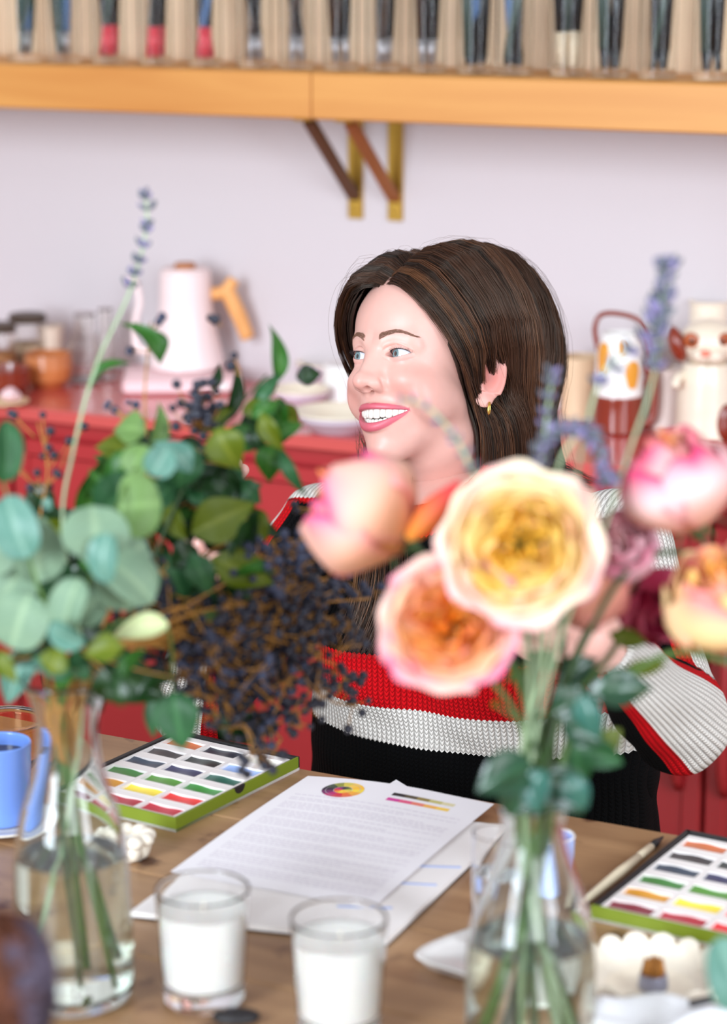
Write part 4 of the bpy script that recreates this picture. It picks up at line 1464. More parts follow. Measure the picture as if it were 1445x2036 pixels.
fill_leaves('dense green leafy branch behind the navy berry cluster', [(260, 1230, 2.04), (340, 1050, 2.07), (400, 900, 2.08)], [(400, 930, 90, 70), (350, 1020, 110, 70), (440, 1010, 80, 60), (300, 930, 60, 60), (540, 850, 40, 30)], 301, 34)
fill_leaves('dense green leafy branch low behind the round eucalyptus leaves', [(170, 1260, 2.05), (140, 1180, 2.07), (90, 1110, 2.08)], [(130, 1180, 110, 90), (60, 1100, 70, 80), (180, 1080, 90, 70), (80, 1260, 90, 50)], 302, 28)
fill_leaves('dense green leafy branch in the middle above the vase rim, right of the eucalyptus', [(230, 1260, 2.04), (300, 1180, 2.06), (400, 1120, 2.08)], [(330, 1150, 110, 80), (250, 1270, 110, 50), (420, 1140, 90, 60), (300, 1060, 80, 60), (460, 1060, 70, 40)], 303, 34)

fill_leaves('dark pointed leaves lying low across the front of the left vase rim', [(150, 1290, 1.93), (100, 1300, 1.92), (40, 1310, 1.92)], [(50, 1310, 90, 22), (170, 1315, 80, 26), (250, 1360, 60, 30)], 304, 12)

# long dark berry sprays reaching right over the table
ends = [(600, 1070, 2.08), (650, 1150, 2.12), (690, 1230, 2.14), (640, 1300, 2.12), (560, 1380, 2.10), (480, 1440, 2.08), (600, 1450, 2.14), (520, 1200, 2.05), (450, 1320, 2.04), (540, 1290, 2.08), (400, 1200, 2.02), (420, 1400, 2.06), (600, 1200, 2.16), (580, 1130, 2.2), (690, 1330, 2.16), (330, 1230, 2.05), (735, 1190, 2.2), (670, 1400, 2.2), (560, 1470, 2.16), (640, 1080, 2.2), (480, 1260, 2.12), (500, 1380, 2.12)]
words = ['uppermost, next to the shoulder', 'reaching towards the leftmost rose', 'reaching furthest right, below the leftmost rose', 'in front of the red sweater band', 'hanging before the white sweater band',
         'lowest, over the left paint box', 'drooping on the right', 'in the middle of the spray', 'left of the middle, among ochre twigs', 'in the dark centre of the sprays',
         'highest on the left', 'hanging behind the paint box', 'before the dark hair, behind the others', 'just under the left shoulder, behind the others', 'brushing the red band, far right', 'next to the pale drooping leaf', 'farthest right of all', 'over the white sweater band', 'lowest, right above the black box edge', 'peeking out under the leftmost rose', 'in the middle, behind the ochre twigs', 'low in the middle, behind the others']
for k, (x, y, D) in enumerate(ends):
    rr = random.Random(k + 40)
    mx, my = 250 + (x - 250) * .5, 1290 + (y - 1290) * .35 - 40
    t, P = branch('berry_spray', 'spray of small navy berries with ochre twigs, %s' % words[k], 'foliage', 'dark berry sprays in the left vase', LV, NH,
                  [(215 + 12 * rr.random(), 1290, 1.97), (mx, my, (D + 1.97) / 2), (x, y, D)], 20 + k, M_twig, .0015, .0008, short=True)
    ctr = ad(x, y, D)
    cl_ = []
    tw_ = MB()
    nb_ = 9
    for q in range(nb_):
        v = rng.normal(0, 1, 3); v /= np.linalg.norm(v)
        j0 = P[-1 - (q % 8)]
        j1 = j0 + v * rng.uniform(.014, .036)
        tw_.tube(spline([j0 - ploc(t), (j0 + j1) / 2 - ploc(t) + rng.normal(0, .003, 3), j1 - ploc(t)], 6), .0007, 5)
        for z in range(6):
            cl_.append((j1 + rng.normal(0, .0088, 3), j1))
    tw_.build('twigs', M_twig, t)
    berries(t, cl_, .0038, mt=M_berry if k % 4 else M_berryb)

# ---------------------------------------------------------------- lavender
M_lav = mat('lavender_bud', (92, 97, 106), .7, .25, 150)
M_lavp = mat('lavender_violet', (128, 118, 158), .7, .2, 150)


def lavender(label, V, nh, path, whorls, seed, base=None, r=.0016, bl=.0105, group=None, wn=9):
    """whorls: [(px,py,D,size)] along the spike"""
    t, P = branch('lavender_stem', label, 'lavender', group, V, nh, path, seed, M_lstem, .0017, .0011, base)
    rr = np.random.default_rng(seed)
    ax_pts = [ad(*w[:3]) for w in whorls]
    m, m2 = MB(), MB()
    o = ploc(t)
    for i, w in enumerate(whorls):
        c = ax_pts[i]
        d = (ax_pts[i + 1] - c) if i + 1 < len(ax_pts) else (c - ax_pts[i - 1])
        d = d / (np.linalg.norm(d) + 1e-9)
        s_ = w[3]
        for q in range(wn):
            v = rr.normal(0, 1, 3); v -= d * np.dot(v, d); v /= np.linalg.norm(v)
            dirv = v * .75 + d * .65
            p0 = c + v * .001
            p1 = c + dirv * bl * s_ * rr.uniform(.8, 1.15)
            M = frame((p0 + p1) / 2 - o, p1 - p0, v + .01)
            (m if q % 4 else m2).ball((0, 0, 0), (.0021 * s_, np.linalg.norm(p1 - p0) * .55, .0021 * s_), 7, M=M)
    if m.n: m.build('flower_spike', M_lav, t)
    if m2.n: m2.build('violet_florets', M_lavp, t)
    return t


GL = 'lavender stems among the flowers'
lavender('tall lavender stem on the left, rising above the kettle against the white wall', LV, NH, [(125, 1060, 1.98), (145, 900, 1.98), (190, 730, 1.985), (258, 580, 1.99), (290, 460, 1.99), (290, 385, 1.99)],
         [(256, 572, 1.99, 1.0), (264, 548, 1.99, .9), (272, 522, 1.99, .9), (284, 492, 1.99, .9), (292, 462, 1.99, .8), (294, 448, 1.99, .7), (296, 418, 1.99, .95), (292, 396, 1.99, .8), (288, 384, 1.99, .6)], 101, group=GL)
NR = .216
lavender('tallest lavender on the right, its spike rising beside the spaniel jug', RV, NR, [(1105, 1300, 1.80), (1190, 1080, 1.80), (1250, 900, 1.80), (1300, 745, 1.80), (1322, 540, 1.80)],
         [(1298, 735, 1.8, 1.3), (1302, 705, 1.8, 1.2), (1306, 676, 1.8, 1.3), (1300, 652, 1.8, 1.5), (1310, 628, 1.8, 1.5), (1318, 604, 1.8, 1.4), (1318, 585, 1.8, 1.2), (1324, 560, 1.8, 1.0), (1326, 540, 1.8, 1.3), (1326, 528, 1.8, 1.0)], 102, group=GL, wn=10)
lavender('drooping lavender with a few single buds in front of the brown and white jug', RV, NR, [(1095, 1300, 1.82), (1130, 1050, 1.82), (1165, 850, 1.82), (1200, 740, 1.82), (1245, 700, 1.82)],
         [(1190, 765, 1.82, 1.0), (1190, 762, 1.82, .9), (1216, 735, 1.82, 1.0), (1246, 700, 1.82, 1.1), (1271, 672, 1.82, 1.0)], 103, group=GL)
lavender('arched lavender drooping in a grey-violet bow in front of the hair ends', RV, NR, [(1080, 1300, 1.79), (1100, 980, 1.79), (1135, 880, 1.79), (1180, 865, 1.79), (1210, 960, 1.79)],
         [(1070, 930, 1.79, 1.1), (1072, 905, 1.79, 1.1), (1078, 880, 1.79, 1.1), (1092, 862, 1.79, 1.1), (1110, 852, 1.79, 1.1), (1130, 846, 1.79, 1.1), (1150, 848, 1.79, 1.1), (1166, 856, 1.79, 1.1), (1180, 870, 1.79, 1.1), (1192, 888, 1.79, 1.1), (1200, 908, 1.79, 1.2), (1206, 930, 1.79, 1.2), (1208, 948, 1.79, 1.1)], 104, group=GL, wn=9)
lavender('short upright lavender spike in front of the long brown hair', RV, NR, [(1070, 1300, 1.84), (1072, 1000, 1.84), (1085, 850, 1.84), (1098, 745, 1.84)],
         [(1082, 850, 1.84, .8), (1084, 825, 1.84, .8), (1088, 795, 1.84, .9), (1094, 765, 1.84, .9), (1098, 745, 1.84, .9)], 105, group=GL)
lavender('thin lavender bending left across the smiling face', RV, NR, [(1050, 1300, 1.78), (1000, 1050, 1.78), (938, 935, 1.78), (905, 870, 1.78), (850, 810, 1.78), (800, 795, 1.78)],
         [(938, 935, 1.78, .9), (930, 905, 1.78, .8), (912, 880, 1.78, .8), (900, 865, 1.78, .6), (875, 840, 1.78, .6), (850, 810, 1.78, .6), (826, 792, 1.78, .5), (800, 796, 1.78, .5)], 106, group=GL, wn=6)

# ---------------------------------------------------------------- roses
M_petal = petal_mat('rose_petal', 'tint', .32)


def cmix(a, b, t):
    t = min(1, max(0, t))
    return tuple(x + (y - x) * t for x, y in zip(a, b))


def rose(label, ctr, axis, R, core, mid, edge, flush, seed, open_=.5, rings=6, droop=0.0, stem_to=None, stem_path=None, side=False, stretch=1.0):
    """garden rose: rings of cupped petals round an axis. colours: core (heart), mid, edge (outer petals), flush (rim tint)"""
    r = np.random.default_rng(seed)
    axis = np.asarray(axis, float); axis /= np.linalg.norm(axis)
    ctr = np.asarray(ctr, float)
    t = thing('rose', label, 'rose', ctr, 0, 'garden roses in the right vase')
    M = frame((0, 0, 0), np.cross(axis, (0.3, .1, 1)), axis)
    core, mid, edge, flush = [lin(c) for c in (core, mid, edge, flush)]
    m = MB()
    outer = MB()
    for k in range(rings):
        q = k / (rings - 1)                     # 0 heart .. 1 outermost
        Rk = R * (.16 + .84 * q ** .85)
        npet = [5, 7, 7, 6, 6, 5, 5][min(k, 6)] if not side else 5
        Hk = R * ((.74 - .16 * q) if not side else (1.62 - .12 * q))
        chaos = (1 - q) ** .7 if not side else .3 * (1 - q)
        for p in range(npet):
            a0 = 2 * PI * (p + .5 * (k % 2)) / npet + r.normal(0, .12 + .35 * chaos)
            Rp = Rk * (1 + r.normal(0, .16) * chaos)
            half = PI / npet * (1.35 if q > .6 else 1.15)
            na, nb = 13, 12
            P = np.zeros((na, nb, 3)); A = np.zeros((na, nb, 3))
            ph = r.uniform(0, 6, 4)
            lean = open_ * q + r.normal(0, .06)
            hs = 1 + r.normal(0, .06 + .10 * chaos)
            tw = r.normal(0, .55) * chaos
            notch = r.uniform(0, .1)
            for i in range(na):
                u = -1 + 2 * i / (na - 1)
                for j in range(nb):
                    v = j / (nb - 1)
                    wv = math.sin(PI * min(1, v * .62 + .08)) ** .8         # petal width along its length
                    ang = a0 + u * half * wv + tw * v
                    # profile: belly out, then lip in (heart) or out (outer)
                    rr_ = Rp * (.22 + .78 * math.sin(PI / 2 * min(1, v * (1.5 if not side else 1.9))) ** .9) * (1 + .12 * chaos * math.sin(2.2 * u + ph[3]))
                    lip = max(0, v - .62) / .38
                    rr_ += Rk * lip * lip * (lean * .42 - .20 * (1 - q)) if not side else Rk * (max(0, v - .5) / .5) ** 1.5 * (-.30 + .35 * lean * q)
                    tipdrop = abs(u) ** 2.4 * .28 + notch * math.exp(-(u / .2) ** 2)
                    z = Hk * hs * (v * (1 - tipdrop * v)) - R * (.42 if not side else .80)
                    z -= R * lip * lip * lean * .22
                    rr_ *= 1 + .035 * math.sin(4 * u + ph[0]) * v + .016 * math.sin(7 * u + ph[1]) * lip * (1 + q)
                    z += R * .035 * math.sin(5 * u + ph[2]) * lip
                    if k < 3:
                        rr_ += R * .05 * math.sin(3 * u + ph[3]) * v
                    P[i, j] = (rr_ * math.cos(ang), rr_ * math.sin(ang), z)
                    base = cmix(core, mid, q * 2) if q < .5 else cmix(mid, edge, (q - .5) * 2)
                    f = max(0, (v - .55) / .45) ** 1.5 * (.25 + .75 * q) * (.5 + .5 * math.sin(ph[0] + u * 2)) + .25 * abs(u) ** 3 * q
                    A[i, j] = cmix(cmix(cmix(core, base, .35), base, v * 1.6), flush, f * (1.5 if side else .9))
            (outer if k >= rings - 2 else m).grid(P, att=A)
    m.v = [np.asarray(v) @ M[:3, :3].T for v in m.v]
    outer.v = [np.asarray(v) @ M[:3, :3].T for v in outer.v]
    o1 = m.build('inner_petals', M_petal, t, attname='tint')
    o2 = outer.build('outer_petals', M_petal, t, attname='tint')
    for o in (o1, o2):
        md = o.modifiers.new('thickness', 'SOLIDIFY'); md.thickness = .0004
    # calyx and sepals
    cm = MB()
    base_z = -R * (.46 if not side else .84)
    cm.ball((0, 0, base_z), (R * .16, R * .16, R * .15), 12)
    for p in range(5):
        a = 2 * PI * p / 5
        pts = [(R * .10 * math.cos(a), R * .10 * math.sin(a), base_z + R * .06), (R * .34 * math.cos(a), R * .34 * math.sin(a), base_z + R * .10), (R * .55 * math.cos(a), R * .55 * math.sin(a), base_z - R * .10)]
        cm.tube(spline(pts, 8), [.003, .0035, .0035, .003, .0025, .002, .0013, .0005], 6, flat=.4)
    cm.v = [np.asarray(v) @ M[:3, :3].T for v in cm.v]
    cm.build('sepals', M_stemd, t)
    # stem from the calyx down into the vase
    c0 = ctr + axis * (base_z - R * .1)
    c1 = ctr + axis * (base_z - R * .40)
    b = invase(RV, seed + 200, NR, .030, .011)
    pts = [c0, c1] + [ad(*s) for s in (stem_path or [])] + [b[1], b[0]]
    P = spline(pts, 46)
    sm_ = MB(); sm_.tube(P - ctr, list(np.linspace(.0021, .0030, 46)), 8)
    sm_.build('stem', M_stem if seed % 2 else M_stemd, t)
    return t


Y_, CR, PK, HP, OR = (255, 206, 60), (255, 236, 190), (250, 196, 200), (238, 96, 150), (250, 160, 60)
rA = rose('leftmost rose, seen from the side, peach and pink with pale yellow outer petals', ad(722, 1020, 1.86), (-.72, .10, .48), .051, (252, 176, 70), (252, 190, 100), (250, 202, 182), (242, 96, 150), 1,
          open_=.25, rings=5, stem_path=[(850, 1120, 1.86), (960, 1230, 1.85), (1050, 1420, 1.82)], side=True, stretch=1.35)
rB = rose('largest rose, wide open with a yellow heart and cream petals, in the middle', ad(1032, 1082, 1.76), (-.06, -1, .32), .052, (254, 214, 70), (255, 230, 130), (254, 240, 212), (250, 180, 190), 2,
          open_=.42, rings=7, stem_path=[(1050, 1260, 1.80), (1065, 1420, 1.81)])
rC = rose('rose with an orange heart and pink edges, below and left of the biggest rose', ad(893, 1238, 1.77), (-.22, -1, .50), .046, (252, 160, 30), (253, 196, 110), (252, 214, 198), (236, 96, 160), 3,
          open_=.45, rings=6, stem_path=[(960, 1330, 1.83), (1040, 1450, 1.83)])
rD = rose('pink rose seen from the side at the upper right, white petal tips', ad(1350, 962, 1.82), (-.30, .05, .75), .046, (252, 180, 110), (250, 200, 180), (252, 216, 216), (236, 84, 130), 4,
          open_=.3, rings=5, stem_path=[(1260, 1120, 1.82), (1130, 1340, 1.82), (1085, 1460, 1.83)], side=True, stretch=1.3)
rE = rose('pale orange and yellow rose cut off by the right edge of the photo', ad(1440, 1195, 1.80), (-.20, -.25, .80), .047, (252, 190, 80), (252, 206, 120), (250, 226, 170), (246, 150, 150), 5,
          open_=.5, rings=5, stem_path=[(1330, 1300, 1.82), (1160, 1420, 1.83)], side=True, stretch=1.25)
rF = rose('small coral-pink rose tucked behind the biggest rose on its right', ad(1168, 1160, 1.86), (.35, .3, -.35), .036, (250, 190, 140), (246, 186, 150), (246, 176, 160), (226, 100, 120), 6,
          open_=.5, rings=4, stem_path=[(1120, 1300, 1.85), (1085, 1440, 1.84)], side=True)
rG = rose('deep crimson rose in shade at the right, under the pink rose', ad(1305, 1205, 1.92), (.2, -.7, -.2), .032, (170, 20, 60), (176, 24, 66), (190, 40, 80), (230, 110, 140), 7,
          open_=.5, rings=4, stem_path=[(1220, 1290, 1.9), (1110, 1430, 1.86)], side=True)
rH = rose('small light pink rose between the biggest rose and the pink one', ad(1240, 1090, 1.84), (-.3, -.5, .5), .028, (246, 200, 200), (246, 200, 206), (244, 200, 214), (226, 130, 160), 8,
          open_=.6, rings=4, stem_path=[(1180, 1230, 1.85), (1100, 1420, 1.85)], side=True)
# slim bud
t, P = branch('rose_bud', 'slender orange-red rose bud pointing up between the two left roses', 'rose', 'garden roses in the right vase', RV, NR, [(1040, 1350, 1.84), (930, 1200, 1.84), (815, 1075, 1.84), (800, 1062, 1.84)], 61, M_stemd, .0022, .0016)
m = MB()
A0 = ad(812, 1072, 1.84) - ploc(t); A1 = ad(918, 958, 1.83) - ploc(t)
dA = A1 - A0
for k in range(4):
    P_ = np.zeros((9, 14, 3)); A_ = np.zeros((9, 14, 3))
    M = frame(A0, dA, (math.cos(k * 1.6), math.sin(k * 1.6), .3))
    L = np.linalg.norm(dA)
    for i in range(9):
        for j in range(14):
            u, v = -1 + i / 4, j / 13
            w_ = .011 * math.sin(PI * (v * .85 + .08)) ** .8
            a = u * 1.6
            q = np.array([w_ * math.sin(a), L * v * (1 - .1 * abs(u) * v), w_ * math.cos(a) * .9])
            P_[i, j] = M[:3, :3] @ q + M[:3, 3]
            A_[i, j] = cmix(lin((246, 160, 60)), lin((232, 80, 80)), v * 1.2)
    m.grid(P_, att=A_)
m.build('bud_petals', M_petal, t, attname='tint')

# rose leaves on the right bouquet, carried by two leafy shoots
t, P = branch('rose_leaf_shoot', 'leafy rose shoot with glossy dark leaves over the right vase rim', 'foliage', 'leafy rose shoots in the right vase', RV, NR, [(1070, 1520, 1.79), (1060, 1440, 1.79), (1130, 1400, 1.79)], 71, M_stemd, .0022, .001)
for a, b, w, mt, D, ro in [((1060, 1520), (945, 1570), 96, M_rleaf, 1.76, .1), ((1060, 1520), (1010, 1625), 110, M_rleaf, 1.77, -.2), ((1080, 1530), (1060, 1620), 70, M_rteal, 1.75, .5),
                           ((1090, 1530), (1160, 1620), 90, M_rleaf, 1.78, .2), ((1130, 1540), (1165, 1610), 60, M_rteal, 1.76, .4), ((1120, 1430), (1200, 1480), 70, M_rleaf, 1.8, .1),
                           ((1100, 1420), (1180, 1370), 80, M_rleaf, 1.8, .2), ((1160, 1380), (1190, 1470), 60, M_rteal, 1.77, .5), ((1150, 1480), (1240, 1520), 60, M_mid, 1.83, .3), ((1140, 1470), (1160, 1560), 70, M_mid, 1.83, .2),
                           ((1190, 1490), (1235, 1450), 50, M_olv, 1.84, .3)]:
    leaf(t, a, b, w, 'drop', mt, D, roll=ro, curl=.3, seed=int(a[0]) % 3)
t, P = branch('rose_leaf_shoot', 'rose shoot with one big dark leaf reaching to the striped sleeve', 'foliage', 'leafy rose shoots in the right vase', RV, NR, [(1090, 1500, 1.80), (1120, 1400, 1.80), (1170, 1370, 1.80)], 72, M_stemd, .0022, .001)
for a, b, w, mt, D, ro in [((1170, 1375), (1300, 1365), 84, M_rleaf, 1.79, .1), ((1110, 1350), (1190, 1310), 60, M_rleaf, 1.84, .2), ((1110, 1330), (1040, 1300), 50, M_stemd and M_grn, 1.85, .2),
                           ((1240, 1330), (1330, 1320), 34, M_olv, 1.86, .4), ((1200, 1200), (1280, 1130), 56, M_dkg, 1.88, .2), ((1210, 1210), (1180, 1150), 56, M_dkg, 1.9, .2), ((1080, 1340), (1000, 1350), 40, M_grn, 1.85, .3),
                           ((1210, 1260), (1290, 1280), 40, M_olv, 1.88, .3), ((800, 1250), (735, 1340), 34, M_dkg, 1.9, .2)][:-1]:
    leaf(t, a, b, w, 'oval', mt, D, roll=ro, curl=.4, seed=int(a[0]) % 3)
# green filler stems
for k, (x, y, D, w) in enumerate([(1040, 1330, 1.83, 'leaning left under the biggest rose'), (1150, 1290, 1.83, 'leaning right behind the crimson rose'), (985, 1400, 1.84, 'low on the left')]):
    t, P = branch('bare_stem', 'bare green flower stem in the right vase, %s' % w, 'stem', 'bare stems in the right vase', RV, NR, [(1075, 1480, 1.83), (x, y, D)], 80 + k, M_stem, .0022, .0012)
    m = MB(); m.ball(P[-1] - ploc(t), .003, 8); m.build('stem_tip', M_olv, t)

# teal leaf right edge, close to the camera: sprig standing in its own small bottle outside the frame
NV = np.array([0.262, 1.62, TABLE_Z + .0004])
t = thing('eucalyptus_sprig', 'blurred blue-green eucalyptus leaf at the right edge above the white cloth', 'foliage', NV + np.array([0, 0, .0]))
stem_tube(t, [NV + np.array([0, 0, .006]), NV + np.array([.0, .0, .06]), ad(1475, 1990, 1.70), ad(1470, 1950, 1.70)], .002, .0012, M_twig)
leaf(t, (1475, 2010), (1435, 1865), 110, 'round', M_eub, 1.70, roll=.15, curl=.3)
leaf(t, (1475, 2010), (1560, 1930), 100, 'round', M_eub, 1.70, roll=.15, curl=.3, seed=1)

t = thing('bud_bottle', 'little clear bottle holding the eucalyptus sprig at the right edge', 'bottle', NV)
m = MB(); m.lathe([(0, 0), (.016, 0), (.018, .003), (.018, .030), (.008, .045), (.008, .060), (.0068, .060), (.0068, .044), (.0163, .029), (.0163, .005), (0, .004)], 32)
m.build('glass_body', M_vglass, t)
m = MB(); m.lathe([(.0078, .0595), (.0092, .0610), (.0078, .0622), (.0070, .0610)], 28); m.build('rim', M_vglass, t)

# unidentified shape near the camera, modelled as a dried flower head, bottom left corner
DC = ad(10, 1960, 1.42)
t = thing('unidentified_shape', 'strongly blurred unidentified brown and mauve shape in the bottom left corner', 'unidentified object', np.array([DC[0] - .03, DC[1], TABLE_Z + .0005]))
o_ = ploc(t)
stem_tube(t, [o_ + np.array([0, 0, 0]), o_ + np.array([.005, 0, .08]), DC - np.array([0, 0, .03])], .003, .002, M_twig)
m1, m2 = MB(), MB()
for k in range(190):
    v = rng.normal(0, 1, 3); v /= np.linalg.norm(v)
    p = DC + v * np.array([.030, .024, .046])
    mauve = v[0] > .35
    for q in range(4):
        tt = rng.normal(0, 1, 3); tt -= v * np.dot(tt, v); tt /= np.linalg.norm(tt)
        M = frame(p - o_ + tt * .004, tt, v + .2 * rng.normal(0, 1, 3))
        P_ = np.array([[(x * .004 * math.sin(PI * (y * .8 + .15)), y * .009 - .004, .001 * x * x) for x in (-1, 0, 1)] for y in (0, .33, .66, 1.0)])
        (m2 if mauve else m1).grid(P_ @ M[:3, :3].T + M[:3, 3])
m1.ball(DC - o_, (.025, .020, .040), 14)
m1.build('brown_florets', mat('dried_brown', (88, 44, 22), .8, .35, 60), t)
m2.build('mauve_florets', mat('dried_mauve', (84, 72, 88), .8, .25, 60), t)
# ================================================================== THE WOMAN
def smin(a, b, k):
    h = np.clip(.5 + .5 * (b - a) / k, 0, 1)
    return b + (a - b) * h - k * h * (1 - h)


def smax(a, b, k):
    return -smin(-a, -b, k)


def ell(X, Y, Z, c, r):
    x, y, z = (X - c[0]), (Y - c[1]), (Z - c[2])
    k0 = np.sqrt((x / r[0]) ** 2 + (y / r[1]) ** 2 + (z / r[2]) ** 2) + 1e-9
    k1 = np.sqrt((x / r[0] ** 2) ** 2 + (y / r[1] ** 2) ** 2 + (z / r[2] ** 2) ** 2) + 1e-9
    return k0 * (k0 - 1) / k1


def sph(X, Y, Z, c, r):
    return np.sqrt((X - c[0]) ** 2 + (Y - c[1]) ** 2 + (Z - c[2]) ** 2) - r


def cap(X, Y, Z, a, b, ra, rb):
    a, b = np.asarray(a, float), np.asarray(b, float)
    d = b - a
    t = np.clip(((X - a[0]) * d[0] + (Y - a[1]) * d[1] + (Z - a[2]) * d[2]) / np.dot(d, d), 0, 1)
    return np.sqrt((X - a[0] - d[0] * t) ** 2 + (Y - a[1] - d[1] * t) ** 2 + (Z - a[2] - d[2] * t) ** 2) - (ra + (rb - ra) * t)


def surface(fn, lo, hi, h, block=4, margin=2.2, newton=2):
    """naive surface nets of fn(x,y,z) = 0"""
    lo = np.array(lo, float)
    n = [int(math.ceil((b - a) / h / block)) * block for a, b in zip(lo, hi)]
    nb = [k // block for k in n]
    ax = [lo[i] + (np.arange(nb[i]) * block + (block - 1) / 2) * h for i in range(3)]
    cx_, cy_, cz_ = np.meshgrid(*ax, indexing='ij')
    dc = fn(cx_, cy_, cz_)
    D = dc.repeat(block, 0).repeat(block, 1).repeat(block, 2).astype(np.float64)
    mk = (np.abs(dc) < h * block * margin).repeat(block, 0).repeat(block, 1).repeat(block, 2)
    I = np.nonzero(mk)
    D[I] = fn(lo[0] + I[0] * h, lo[1] + I[1] * h, lo[2] + I[2] * h)
    S = D < 0
    c = [slice(0, -1), slice(1, None)]
    cnt = np.zeros(tuple(k - 1 for k in n), int)
    for i in c:
        for j in c:
            for k in c:
                cnt += S[i, j, k]
    act = (cnt > 0) & (cnt < 8)
    idx = -np.ones(act.shape, int)
    A = np.argwhere(act)
    idx[act] = np.arange(len(A))
    acc = np.zeros((len(A), 3)); num = np.zeros(len(A))
    corners = [np.array(q) for q in ((0, 0, 0), (1, 0, 0), (0, 1, 0), (1, 1, 0), (0, 0, 1), (1, 0, 1), (0, 1, 1), (1, 1, 1))]
    for p in range(8):
        for q in range(p + 1, 8):
            if np.abs(corners[p] - corners[q]).sum() != 1: continue
            a, b = A + corners[p], A + corners[q]
            da, db = D[tuple(a.T)], D[tuple(b.T)]
            m_ = (da < 0) != (db < 0)
            t = np.where(m_, da / (da - db + 1e-20), 0)
            pt = a + (b - a) * t[:, None]
            acc[m_] += pt[m_]; num[m_] += 1
    V = lo + acc / num[:, None] * h
    F = []
    for axis in range(3):
        u, v = (axis + 1) % 3, (axis + 2) % 3
        sl0 = [slice(None)] * 3; sl1 = [slice(None)] * 3
        sl0[axis] = slice(0, -1); sl1[axis] = slice(1, None)
        s0, s1 = S[tuple(sl0)], S[tuple(sl1)]
        E_ = np.argwhere(s0 != s1)
        E_ = E_[(E_[:, u] > 0) & (E_[:, v] > 0) & (E_[:, u] < n[u] - 1) & (E_[:, v] < n[v] - 1)]
        inside0 = S[tuple(E_.T)]
        du = np.zeros(3, int); du[u] = 1
        dv = np.zeros(3, int); dv[v] = 1
        q = np.stack([idx[tuple((E_ - du - dv).T)], idx[tuple((E_ - dv).T)], idx[tuple(E_.T)], idx[tuple((E_ - du).T)]], 1)
        q = np.where(inside0[:, None], q, q[:, ::-1])
        F.append(q)
    F = np.concatenate(F)
    F = F[(F >= 0).all(1)]
    e = h * .4
    for _ in range(newton):
        x, y, z = V.T
        d0 = fn(x, y, z)
        g = np.stack([fn(x + e, y, z) - fn(x - e, y, z), fn(x, y + e, z) - fn(x, y - e, z), fn(x, y, z + e) - fn(x, y, z - e)], 1) / (2 * e)
        g2 = (g ** 2).sum(1) + 1e-9
        V = V - np.clip(d0 / g2, -h * .6, h * .6)[:, None] * g
    return V, F


# head pose: face frame is x = her left, f = forward, z = up, origin between the eyes
def head_rot(yaw, pit, rol):
    cy, sy, cp, sp, cr, sr = math.cos(yaw), math.sin(yaw), math.cos(pit), math.sin(pit), math.cos(rol), math.sin(rol)
    B = np.diag([1., -1, 1])
    return np.array([[cy, -sy, 0], [sy, cy, 0], [0, 0, 1]]) @ B @ np.array([[1, 0, 0], [0, cp, -sp], [0, sp, cp]]) @ np.array([[cr, 0, sr], [0, 1, 0], [-sr, 0, cr]])


HR = head_rot(math.radians(-47), math.radians(15), math.radians(-10))
HS = 1.0
HO = aty(748.5, 704.5, 2.65)


def H2W(P):
    return np.asarray(P, float) * HS @ HR.T + HO


def W2H(P):
    return (np.asarray(P, float) - HO) @ HR / HS


GH = HR.T @ np.array([0, 0, -1.0])          # gravity in the head frame
NECK0 = W2H(H2W([(0, -.100, -.075)]))[0]
NECKW = aty(915, 985, 2.765)                # base of the neck in the world
NECK1 = W2H([NECKW])[0]
EYE = (.0300, -.0125, 0.0)
ER = .0124


def mouth_u(x):
    return -.0618 + .0008 * (x / .038) ** 2


def mouth_l(x):
    return -.0770 + .0158 * (np.abs(x) / .0376) ** 2.1


def lipf(x):
    """how far forward the lips are at x"""
    return .0050 - .0225 * (np.abs(x) / .0385) ** 1.75


